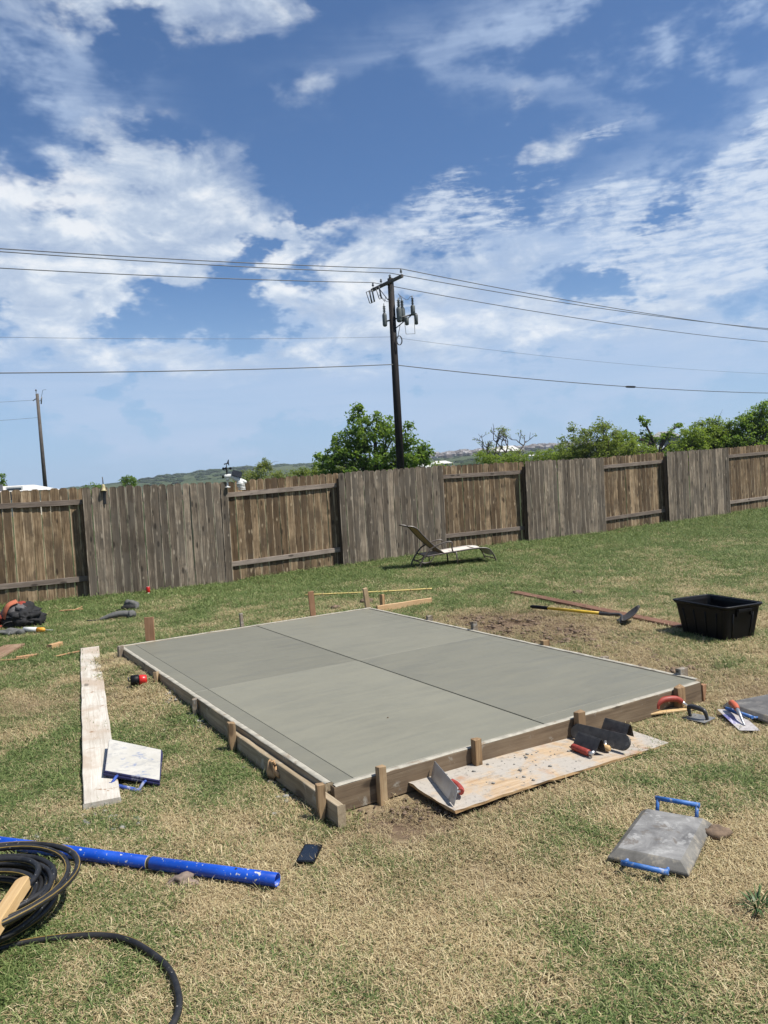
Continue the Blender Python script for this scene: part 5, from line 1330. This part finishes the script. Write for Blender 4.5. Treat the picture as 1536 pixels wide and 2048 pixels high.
# ------------------------------------------------------------------ backpack and litter on the left
def build_bag():
    o = on(-5.10, 10.36)
    root = thing('backpack', 'black and red tool backpack slumped on the grass at the left edge', 'backpack', o, (0, 0, R(-8)))
    b = MB().lump((.12, .02, .13), (.28, .22, .165), 4, .36, 4, None, -.13); b.lump((.24, -.06, .11), (.15, .15, .125), 9, .4, 4, None, -.11)
    obj('body', b, M['fabric_black'], root)
    obj('pocket', MB().lump((.22, -.17, .10), (.12, .07, .085), 13, .35, 3, None, -.09), M['fabric_black'], root)
    obj('inner_panel', MB().lump((.02, -.11, .20), (.14, .065, .08), 21, .3, 3, Matrix.Rotation(R(-32), 3, 'Y')), M['fabric_grey'], root)
    obj('inner_panel', MB().lump((.18, -.06, .265), (.10, .055, .045), 22, .3, 3, Matrix.Rotation(R(28), 3, 'Y')), M['fabric_grey'], root)
    obj('red_panel', MB().lump((-.22, -.05, .10), (.20, .13, .08), 31, .35, 3, Matrix.Rotation(R(-26), 3, 'Y'), -.08), M['fabric_red'], root)
    obj('red_panel', MB().lump((.13, .02, .305), (.10, .09, .035), 33, .35, 3, Matrix.Rotation(R(10), 3, 'Y')), M['fabric_red'], root)
    obj('red_panel', MB().lump((-.16, -.20, .05), (.15, .035, .03), 34, .14, 2), M['fabric_red'], root)
    def strap(name, pts, w, m):
        P = curve(pts, 5); vs = []
        for i, p in enumerate(P):
            t = (P[min(i + 1, len(P) - 1)] - P[max(i - 1, 0)]).normalized(); s = t.cross(Vector((0, -.8, .6))).normalized() * w / 2
            vs += [p - s, p + s]
        ob = obj(name, MB().add(vs, [(2 * i, 2 * i + 1, 2 * i + 3, 2 * i + 2) for i in range(len(P) - 1)], True), m, root)
        sm_ = ob.modifiers.new('thick', 'SOLIDIFY'); sm_.thickness = .008
    strap('strap', [(-.02, -.17, .15), (.02, -.185, .24), (.07, -.16, .33), (.14, -.08, .365)], .075, M['fabric_orange'])
    strap('strap', [(-.26, -.21, .05), (-.18, -.23, .085), (-.10, -.21, .115)], .04, M['fabric_orange'])
    for pts in ([(.0, -.24, .04), (.06, -.25, .10), (.16, -.25, .12)], [(.12, -.22, .2), (.2, -.2, .21), (.3, -.14, .19)], [(.05, -.2, .17), (.16, -.22, .165), (.27, -.2, .15)]):
        obj('piping', MB().tube(curve(pts, 5), .006, 6), M['fabric_grey'], root)
    foot([(-5.4, 10.15), (-4.8, 10.1), (-4.75, 10.45), (-5.3, 10.6)])
build_bag()
sn = MB()
for dy, dx in ((0, 0), (-.12, .03), (-.2, -.02)):
    sn.tube(curve([on(-5.42 + dx, 10.25 + dy, .16), on(-5.25 + dx, 10.15 + dy, .14), on(-5.12 + dx, 10.02 + dy, .02)], 5), .010, 7)
tag(obj('tent_rod', sn, M['black_metal']), 'bundle of thin dark rods sticking out at the left edge below the backpack', 'rods')
def marker():
    a, b = on(-4.62, 9.66, .07), on(-4.33, 9.61, .055); dv = (b - a)
    root = thing('spray_can', 'white tube with orange tip lying in the grass below the backpack', 'tube', a)
    obj('tube_body', MB().tube([Vector(), dv * .62], .030, 12), M['white_plastic'], root)
    obj('tip', MB().tube([dv * .62, dv * .92, dv * .99], [.029, .028, .012], 12), M['tag'], root)
    obj('nozzle', MB().tube([dv * .98, dv * 1.35], [.005, .002], 6), M['white_plastic'], root)
marker()
g_ = MB(); gp = on(-4.78, 9.66, .035)
g_.lump(gp, (.13, .08, .05), 41, .25, 3); g_.lump(gp + Vector((.13, -.03, 0)), (.07, .06, .05), 43, .3, 2)
for k, (dx, dy) in enumerate(((-.12, .03), (-.14, 0), (-.13, -.03), (-.10, -.06), (.02, -.09))):
    g_.tube(curve([gp + Vector((dx * .6, dy * .6, .01)), gp + Vector((dx * 1.1, dy * 1.1, .02)), gp + Vector((dx * 1.5, dy * 1.5 - .01, -.005))], 4), [.022 - .0012 * i for i in range(9)], 8)
tag(obj('work_glove', g_, M['pad_grey']), 'crumpled grey work glove beside the white tube below the backpack', 'glove')
kp = MB(); kc = [on(-3.93, 10.38, .03), on(-3.80, 10.43, .065), on(-3.66, 10.46, .085), on(-3.54, 10.46, .075)]
kp.tube(curve(kc, 6), [.026 + .036 * min(1, i / 8) for i in range(19)], 12, squash=.7); kp.lump(kc[-1] + Vector((.01, 0, -.005)), (.060, .07, .058), 3, .2, 3)
kpo = tag(obj('knee_pad', kp, M['pad_grey']), 'long curved grey knee pad lying in the green grass, nearer the slab', 'knee pad', 'knee pads in the grass')
obj('strap', MB().tube(curve([kc[0], kc[0] + Vector((-.07, -.02, .0)), kc[0] + Vector((-.15, -.06, .01))], 5), .02, 6, squash=.4), M['fabric_black'], kpo)
k2 = MB().lump(on(-3.82, 11.42, .075), (.115, .09, .075), 17, .35, 3, Matrix.Rotation(R(14), 3, 'Y'))
k2o = tag(obj('knee_pad', k2, M['pad_grey']), 'small dark wedge-shaped knee pad in the grass, nearer the fence', 'knee pad', 'knee pads in the grass')
obj('strap', MB().tube(curve([on(-3.90, 11.36, .05), on(-4.0, 11.30, .03), on(-4.07, 11.24, .02)], 5), .018, 6, squash=.5), M['fabric_black'], k2o)
obj('lining', MB().lump(on(-3.86, 11.35, .05), (.11, .06, .05), 18, .14, 2), M['fabric_black'], k2o)
def can():
    o = on(-4.163, 13.30)
    root = thing('drink_can', 'red drink can standing in the grass by the fence', 'can', o)
    obj('body', MB().lathe([(.026, .0), (.033, .008), (.033, .108), (.027, .122)], (0, 0, .02), 16), M['red_paint'], root)
    obj('lid', MB().lathe([(.027, .122), (.028, .125), (.024, .1245), (.0, .122)], (0, 0, .02), 14), M['alu'], root)
    obj('base_rim', MB().lathe([(.024, .0), (.0335, .010), (.0335, .022)], (0, 0, .017), 14), M['alu'], root)
can()
def reel():
    o = on(-2.13, 6.42)
    root = thing('string_reel', 'small red and black line reel lying on the grass left of the slab', 'reel', o, (0, 0, R(20)))
    obj('case', MB().tube([(-.075, 0, .05), (-.07, 0, .05), (-.012, 0, .05), (-.006, 0, .05)], [.036, .046, .046, .040], 14), M['black_plastic'], root)
    obj('cap', MB().tube([(-.006, 0, .05), (.0, 0, .05), (.05, 0, .045), (.056, 0, .045)], [.036, .042, .040, .034], 14), M['red_paint'], root)
    obj('crank', MB().tube([(-.076, 0, .05), (-.09, 0, .05), (-.09, 0, .085)], .007, 6), M['black_metal'], root)
reel()

# ------------------------------------------------------------------ foreground: pipe, hose, phone, handle
def pipe_mat():
    m, N = mat('blue_painted_pipe', .32, .5); v = N.coord()
    n = N.noise(v, 7, 4, .6); c = N.ramp(n, [(.35, (.004, .050, .36)), (.65, (.007, .085, .52))])
    s = N.noise(v, 24, 3, .62, .2); c = N.mix(N.ss(s, .655, .68), c, (.50, .49, .45)); s4 = N.noise(N.mapping(v, (9, 4, 2)), 60, 3, .62, .2); c = N.mix(N.ss(s4, .66, .69), c, (.46, .46, .44))
    s2 = N.noise(N.mapping(v, (3, 3, 3), scale=(.6, 2.2, 2.2)), 16, 4, .7); c = N.mix(N.ss(s2, .66, .70, 0, .8), c, (.50, .52, .53))
    s3 = N.noise(v, 90, 2, .7); c = N.mix(N.ss(s3, .70, .73, 0, .7), c, (.02, .04, .12))
    N.put(N.c, c); N.put(N.r, N.ramp(n, [(.3, .26), (.7, .45)])); return m
M['pipe'] = pipe_mat()
def build_pipe():
    a = Vector((-.523, 3.112, .040)); b = Vector((-2.95, 3.975, .044)); dv = (b - a).normalized(); L = (b - a).length; r = .0275
    root = thing('blue_pipe', 'long blue painted metal pole spattered with cement lying across the grass', 'pole', a, (0, 0, math.atan2(dv.y, dv.x)))
    j = .625
    def hollow(x0, x1):
        seg = 20; vs = []
        for x, rr_ in ((x0, r), (x1, r), (x1, r - .004), (x0, r - .004)):
            vs += [(x, rr_ * math.cos(2 * math.pi * k / seg), rr_ * math.sin(2 * math.pi * k / seg)) for k in range(seg)]
        fs = [(i * seg + k, i * seg + (k + 1) % seg, ((i + 1) % 4) * seg + (k + 1) % seg, ((i + 1) % 4) * seg + k) for i in range(4) for k in range(seg)]
        return MB().add(vs, fs, True)
    for x0, x1 in ((0, j - .009), (j + .009, L)):
        o = obj('pole_section', hollow(x0, x1), M['pipe'], root, bev=.0008)
    obj('joint', MB().tube([(j - .02, 0, 0), (j + .02, 0, 0)], r - .0035, 16), M['black_metal'], root)
    obj('joint_ring', MB().tube([(j + .0075, 0, 0), (j + .0105, 0, 0)], r - .0005, 16), M['brass'], root)
    obj('inside_liner', MB().tube([(.06, 0, 0), (.07, 0, 0)], r - .005, 16), M['black_metal'], root)
    for x, an in ((.075, 40), (.19, 72), (.19, -10)):
        c = Vector((x, -r * math.sin(R(an)), r * math.cos(R(an)))); nn = Vector((0, c.y, c.z)).normalized()
        obj('pin_hole', MB().tube([c - nn * .0012, c + nn * .0006], .0058, 10), M['black_metal'], root)
    nn = Vector((-dv.y, dv.x)); foot([(a.x + nn.x * .02, a.y + nn.y * .02), (b.x + nn.x * .02, b.y + nn.y * .02), (b.x - nn.x * .02, b.y - nn.y * .02), (a.x - nn.x * .02, a.y - nn.y * .02)])
build_pipe()
def hose_mat():
    m, N = mat('black_hose_rubber', .5, .45); v = N.pos()
    n = N.noise(v, 20, 5, .6); c = N.ramp(n, [(.35, (.008, .008, .009)), (.65, (.022, .0215, .0215))])
    s = N.noise(v, 60, 3, .65); c = N.mix(N.ss(s, .66, .70, 0, .8), c, (.38, .36, .33))
    s2 = N.noise(v, 9, 5, .65); c = N.mix(N.ss(s2, .58, .72, 0, .35), c, (.075, .07, .066))
    N.put(N.c, c); return m
M['hose'] = hose_mat(); M['hose_stripe'] = plain('faded_yellow_stripe', (.20, .135, .03), .6, .3, 20)
def build_hose():
    q = random.Random(12); r = .0118
    pts = []; turns = 15; n = turns * 16
    drift = [(q.uniform(-.05, .05), q.uniform(-.05, .05), q.uniform(.62, 1.04), q.uniform(-.12, .12)) for _ in range(turns + 2)]
    drift[-3] = (.0, .0, 1.05, .05); drift[-2] = (.03, -.02, 1.08, 0)
    cx, cy = -1.755, 2.965
    for i in range(n + 1):
        t = i / 16; k = int(t); f = t - k; f = f * f * (3 - 2 * f)
        d0, d1 = drift[k], drift[min(k + 1, len(drift) - 1)]
        D = [d0[j] * (1 - f) + d1[j] * f for j in range(4)]
        a = -2 * math.pi * t + R(-52)
        rad = .375 * D[2] * (1 + .05 * math.sin(2 * a + D[3] * 9))
        lay = .022 + .0085 * t + .012 * math.sin(a * 1.0 + k * 1.7) ** 2
        pts.append(Vector((cx + D[0] + rad * 1.02 * math.cos(a), cy + D[1] + rad * .97 * math.sin(a), lay)))
    # loose end leaves the coil near the bottom and runs over the lawn
    tail = [Vector(p) for p in ((-1.62, 2.70, .020), (-1.46, 2.785, .02), (-1.30, 2.812, .022), (-1.144, 2.808, .024), (-1.016, 2.760, .024), (-.900, 2.665, .024), (-.818, 2.570, .024), (-.763, 2.462, .024), (-.736, 2.37, .024), (-.742, 2.28, .024), (-.80, 2.12, .024), (-.93, 1.95, .024))]
    root = thing('hose', 'coiled black rubber hose with a yellow stripe and a loose end snaking over the grass', 'hose', (cx, cy, 0))
    P = [p - root.location for p in pts]; T = [p - root.location for p in tail]
    C1 = curve(P, 3); C2 = curve(T, 8)
    obj('hose_coil', MB().tube(C1, r, 12), M['hose'], root)
    obj('hose_end', MB().tube(C2, r * 1.02, 12), M['hose'], root)
    def stripe(C, ph, tw):
        out = []
        for i in range(len(C)):
            t = (C[min(i + 1, len(C) - 1)] - C[max(i - 1, 0)]).normalized(); x = t.cross(Vector((0, 0, 1))).normalized(); y = x.cross(t)
            a = ph + tw * i
            out.append(C[i] + (x * math.cos(a) + y * math.sin(a)) * (r * .93))
        return out
    obj('stripe', MB().tube(stripe(C1, 1.2, .028), .0026, 6), M['hose_stripe'], root)
    obj('stripe', MB().tube(stripe(C2, 1.0, .045), .0024, 6), M['hose_stripe'], root)
    pass
build_hose()
def wood_handle():
    a = Vector((-1.505, 3.00, .150)); b = Vector((-1.475, 2.42, .135)); b = a + (Vector((-1.462, 2.66, .148)) - a) * 2.2
    root_ang = math.atan2((b - a).y, (b - a).x); L = (b - a).length
    o = obj('wooden_bar', MB().prism([(x + L / 2, y) for x, y in stadium(L, .054, 8)], -.021, .021), M['handle_wood'], None, bev=.007, seg=3)
    o.location = a; o.rotation_euler = (R(10), 0, root_ang)
    tag(o, 'pale wooden tool handle with rounded end resting on the hose coil', 'tool handle')
wood_handle()
def phone():
    o = on(-.416, 3.365, .022)
    root = thing('phone', 'black smartphone lying face up on the dry grass', 'phone', o, (R(-1), R(1), R(-8)))
    obj('case', MB().prism(stadium(.084, .168, 4, .010), -.006, .003), M['black_plastic'], root, bev=.002, seg=2)
    obj('screen', MB().prism(stadium(.070, .148, 4, .006), .003, .0038), M['glass_dark'], root)
    foot([(-.465, 3.28), (-.38, 3.28), (-.37, 3.45), (-.455, 3.45)])
phone()
tag(obj('stone', MB().lump(on(-.936, 3.20, .012), (.058, .036, .026), 8, .5, 3), M['stone']), 'rough brown stone on the grass just below the blue pipe', 'stone')
tag(obj('dirt_clod', MB().lump(on(1.40, 3.34, .018), (.055, .045, .032), 19, .3, 3), M['soil']), 'dark dirt clod at the right edge of the grey kneeling board', 'dirt clod')
tag(obj('dirt_clod', MB().lump(on(2.26, 6.05, .01), (.06, .05, .03), 20, .3, 3), M['soil']), 'dark dirt clod in the dry grass right of the slab', 'dirt clod')
tag(obj('dirt_clod', MB().lump(on(2.55, 10.3, .02), (.08, .06, .04), 22, .3, 3), M['soil']), 'small dark clod on the grass beyond the red-brown plank', 'dirt clod')
tag(obj('dirt_clod', MB().lump(on(-.30, 10.55, .03), (.10, .06, .05), 24, .3, 3), M['soil']), 'dark clod in the grass beyond the far corner of the slab', 'dirt clod')
tag(obj('dirt_clod', MB().lump(on(-.72, 10.25, .02), (.06, .05, .035), 25, .3, 3), M['soil']), 'smaller dark clod left of the one beyond the far corner', 'dirt clod')

def weed(name, label, x, y, n, L, seed):
    q = random.Random(seed); mb = MB(); o = on(x, y)
    for _ in range(n):
        a = q.uniform(0, 6.28); r = q.uniform(0, .035); l = L * q.uniform(.6, 1.2); w = q.uniform(.002, .004); h = Vector((math.cos(a), math.sin(a), 0)); sd_ = Vector((-h.y, h.x, 0)); e = q.uniform(.45, 1.3)
        p = h * r; pts = []
        for t in range(5):
            pts.append((p.copy(), w * (1, 1.1, .9, .6, .05)[t])); p = p + (h * math.cos(e) + Vector((0, 0, math.sin(e)))) * l / 4; e -= .32
        vs = []
        for c, ww in pts: vs += [c - sd_ * ww, c + sd_ * ww]
        mb.add(vs, [(2 * i, 2 * i + 1, 2 * i + 3, 2 * i + 2) for i in range(4)], True)
    ob = obj(name, mb, M['weed']); ob.location = o; tag(ob, label, 'weed')
M['weed'] = plain('dark_green_weed_blades', (.055, .105, .025), .5, .4, 12)
weed('weed_tuft', 'dark green weed tuft in the straw-coloured lawn at the lower right edge', 1.295, 2.78, 70, .09, 3)

# loose soil, cement spill and crumbs
def scatter(name, label, spots, m, n, smin, smax, seed, flat=.6):
    q = random.Random(seed); mb = MB()
    for _ in range(n):
        cx, cy, rx, ry = q.choice(spots); x, y = q.gauss(cx, rx), q.gauss(cy, ry)
        s = smin * (smax / smin) ** (q.random() ** 1.8)
        u = (x - SN.x) * math.cos(SA) + (y - SN.y) * math.sin(SA); v = -(x - SN.x) * math.sin(SA) + (y - SN.y) * math.cos(SA)
        if -.06 < u < SU + .06 and -.05 < v < SV + .05: continue
        mb.lump(on(x, y, s * .25), (s * q.uniform(.8, 1.4), s, s * flat), q.randint(0, 9999), .3, 1)
    tag(obj(name, mb, m), label, kind='stuff')
scatter('soil_crumbs', 'loose dry soil crumbs on the dug patch right of the slab', [(1.5, 8.1, .4, .5), (1.9, 7.4, .35, .5), (1.15, 8.8, .3, .25), (2.3, 6.2, .25, .5)], M['soil'], 800, .006, .030, 61)
scatter('soil_crumbs', 'loose dry soil crumbs along the near form board', [(.15, 3.74, .35, .09), (.05, 3.80, .25, .06), (1.9, 5.15, .3, .1)], M['soil'], 420, .003, .013, 65)
scatter('cement_rubble', 'dried cement crumbs spilled on the grass left of the slab', [(-1.42, 5.55, .10, .14), (-1.28, 5.45, .09, .12), (-.86, 4.52, .05, .07), (-.62, 4.12, .10, .12), (-1.55, 3.85, .12, .06), (-1.85, 3.70, .10, .04), (-1.72, 6.0, .06, .1), (-1.6, 4.0, .05, .04)], M['rubble'], 480, .004, .022, 62)

# ------------------------------------------------------------------ the lawn: short clumps of living and straw blades
def in_poly(x, y, poly):
    ins = np.zeros(len(x), bool); n = len(poly)
    for i in range(n):
        x1, y1 = poly[i]; x2, y2 = poly[(i + 1) % n]
        if y1 == y2: continue
        c = ((y1 > y) != (y2 > y)) & (x < (x2 - x1) * (y - y1) / (y2 - y1) + x1); ins ^= c
    return ins
def grass_mat():
    m, N = mat('grass_blades', .6, .25)
    r = N.attr('rnd'); g = N.attr('g', 'INSTANCER'); dr = N.attr('d', 'INSTANCER'); pr = N.attr('pr', 'INSTANCER'); t = N.attr('along')
    live = N.ss(N.math('SUBTRACT', g, r), -.05, .05)
    h = N.math('FRACT', N.math('ADD', N.math('MULTIPLY', r, 13.7), N.math('MULTIPLY', pr, 5.3)))
    straw = N.ramp(h, [(0, (.36, .26, .145)), (.45, (.56, .46, .255)), (.8, (.69, .595, .37)), (1, (.44, .32, .18))])
    green = N.ramp(h, [(0, (.060, .100, .025)), (.45, (.135, .195, .058)), (.8, (.225, .285, .095)), (1, (.33, .35, .155))])
    c = N.mix(live, straw, green)
    c = N.mix(N.math('MULTIPLY', dr, .45), c, (.20, .135, .08))
    N.put(N.c, c)
    tr = N.new('ShaderNodeBsdfTranslucent'); N.put(tr.inputs[0], c)
    ms = N.new('ShaderNodeMixShader'); ms.inputs[0].default_value = .28
    out = [n for n in m.node_tree.nodes if n.type == 'OUTPUT_MATERIAL'][0]
    N.l.new(N.b.outputs[0], ms.inputs[1]); N.l.new(tr.outputs[0], ms.inputs[2]); N.l.new(ms.outputs[0], out.inputs[0])
    return m
def build_lawn():
    rg = np.random.default_rng(99)
    # clump patterns
    V = []; F = []; rnd = []; along = []; vid = []
    NV = 6
    for c in range(NV):
        nb = 84
        for k in range(nb):
            a = rg.uniform(0, 6.283); rad = .080 * math.sqrt(rg.random()); p = np.array([rad * math.cos(a), rad * math.sin(a), -.004])
            rn = rg.random(); up = rg.normal(0, .22) + (1.05 - .92 * rn)            # living blades stand, straw lies
            L = rg.uniform(.026, .066); w = rg.uniform(.0009, .0019)
            ha = rg.uniform(0, 6.283)
            e1 = max(.04, min(1.35, up)); lift = .003 + (.013 * rg.random() if rn > .45 else 0)
            p = p + np.array([0, 0, lift]); o = len(V); turn = rg.normal(0, .55); bend = rg.uniform(.15, .75)
            for t in range(4):
                sd_ = np.array([-math.sin(ha), math.cos(ha), 0]); ww = w * (.8, 1.0, .85, 0)[t]
                if t < 3: V += [p - sd_ * ww, p + sd_ * ww]
                else: V += [p]
                p = p + np.array([math.cos(ha) * math.cos(e1), math.sin(ha) * math.cos(e1), math.sin(e1)]) * L / 3
                if p[2] < .002: p[2] = .002
                ha += turn; e1 -= bend
            F += [(o, o + 1, o + 3, o + 2), (o + 2, o + 3, o + 5, o + 4), (o + 4, o + 5, o + 6)]
            rnd += [rn] * 7; along += [0, 0, .33, .33, .66, .66, 1]; vid += [c + 1] * 7
    ncl = len(V)
    # where they grow
    P = []
    def fill(n, y0, y1, sc):
        y = y0 + (y1 - y0) * rg.random(n); x = rg.uniform(-1, 1, n) * (.64 * y + 2.3)
        return np.stack([x, y, np.full(n, sc)], 1)
    def area(y0, y1): return (y1 - y0) * 2 * (.64 * (y0 + y1) / 2 + 2.3)
    bands = [(.6, 1.6, 330, 1.0), (1.6, 3.2, 560, .86), (3.2, 5.0, 430, .95), (5.0, 7.5, 250, 1.12), (7.5, 11, 150, 1.35), (11, 16, 80, 1.7), (16, 27, 46, 2.1)]
    for y0, y1, dn, sc in bands: P.append(fill(int(dn * area(y0, y1)), y0, y1, sc))
    P = np.concatenate(P); x, y, sc = P.T
    vx, vy = x - FA[0], y - FA[1]; q = vx * FN[0] + vy * FN[1]
    keep = (q > .03)
    for poly in FOOT: keep &= ~in_poly(x, y, poly)
    d = dirt_map(x, y); keep &= rg.random(len(x)) > .80 * d
    x, y, sc, q, d = x[keep], y[keep], sc[keep], q[keep], d[keep]
    g = green_map(x, y); z = gz(x, y) + .012 * (fbm(x, y, 1.6, 5) - .5) - .018 * d * (1 - gauss(x, y, 2.5, 5.3, .6, .5))
    n = len(x)
    lush = np.clip(g - .45, 0, .5)
    s = sc * rg.uniform(.75, 1.2, n) * (1 + .35 * lush) * (1 + .5 * np.exp(-q / .25))
    s = np.where(d > .4, s * .85, s)
    me = bpy.data.meshes.new('grass'); allv = [tuple(v) for v in V] + list(zip(x.tolist(), y.tolist(), z.tolist()))
    me.from_pydata(allv, [], F); me.update()
    def at(nm, a, b, typ='FLOAT'):
        t = me.attributes.new(nm, typ, 'POINT'); full = np.concatenate([a, b]).astype(np.float32 if typ == 'FLOAT' else np.int32); t.data.foreach_set('value', full)
    zc = np.zeros(ncl)
    at('rnd', np.array(rnd), np.zeros(n)); at('along', np.array(along), np.zeros(n)); at('vid', np.array(vid), np.zeros(n), 'INT')
    at('g', zc, g); at('d', zc, np.clip(d * 1.3, 0, 1)); at('pr', zc, rg.random(n)); at('sz', zc, s); at('rz', zc, rg.uniform(0, 6.283, n)); at('pick', zc, rg.integers(0, NV, n), 'INT')
    me.materials.append(grass_mat())
    o = obj('grass', me); tag(o, 'patchy dormant lawn of straw and green blades', kind='stuff')
    ng = bpy.data.node_groups.new('lawn_clumps', 'GeometryNodeTree'); T = NT(ng)
    ng.interface.new_socket('Geometry', in_out='INPUT', socket_type='NodeSocketGeometry'); ng.interface.new_socket('Geometry', in_out='OUTPUT', socket_type='NodeSocketGeometry')
    gi = T.new('NodeGroupInput'); go = T.new('NodeGroupOutput')
    def named(nm, typ): nd = T.new('GeometryNodeInputNamedAttribute', data_type=typ); nd.inputs['Name'].default_value = nm; return nd.outputs['Attribute']
    def eq(v):
        nd = T.new('FunctionNodeCompare', data_type='INT', operation='EQUAL'); T.l.new(named('vid', 'INT'), nd.inputs[2]); nd.inputs[3].default_value = v; return nd.outputs[0]
    g2i = T.new('GeometryNodeGeometryToInstance')
    for c in range(NV, 0, -1):
        sp = T.new('GeometryNodeSeparateGeometry', domain='POINT'); T.l.new(gi.outputs[0], sp.inputs[0]); T.l.new(eq(c), sp.inputs[1]); T.l.new(sp.outputs[0], g2i.inputs[0])
    sp = T.new('GeometryNodeSeparateGeometry', domain='POINT'); T.l.new(gi.outputs[0], sp.inputs[0]); T.l.new(eq(0), sp.inputs[1])
    mp = T.new('GeometryNodeMeshToPoints'); T.l.new(sp.outputs[0], mp.inputs[0])
    ip = T.new('GeometryNodeInstanceOnPoints'); T.l.new(mp.outputs[0], ip.inputs['Points']); T.l.new(g2i.outputs[0], ip.inputs['Instance'])
    ip.inputs['Pick Instance'].default_value = True; T.l.new(named('pick', 'INT'), ip.inputs['Instance Index'])
    cr = T.new('ShaderNodeCombineXYZ'); T.l.new(named('rz', 'FLOAT'), cr.inputs[2])
    er = T.new('FunctionNodeEulerToRotation'); T.l.new(cr.outputs[0], er.inputs[0]); T.l.new(er.outputs[0], ip.inputs['Rotation'])
    T.l.new(named('sz', 'FLOAT'), ip.inputs['Scale'])
    T.l.new(ip.outputs[0], go.inputs[0])
    md = o.modifiers.new('lawn', 'NODES'); md.node_group = ng
    print('grass clumps', n)
build_lawn()

# ------------------------------------------------------------------ thin summer haze over the whole place
def build_haze():
    m = bpy.data.materials.new('haze_air'); m.use_nodes = True; t = m.node_tree; t.nodes.clear()
    v = t.nodes.new('ShaderNodeVolumePrincipled'); o = t.nodes.new('ShaderNodeOutputMaterial'); t.links.new(v.outputs[0], o.inputs['Volume'])
    v.inputs['Color'].default_value = (.80, .88, 1.0, 1); v.inputs['Density'].default_value = .00020; v.inputs['Anisotropy'].default_value = .3
    m.cycles.homogeneous_volume = True
    tag(obj('haze', MB().box((0, 575, (ZLO + ZHI) / 2 + 5), (3640, 2390, ZHI - ZLO + 12)), m), kind='stuff')
build_haze()
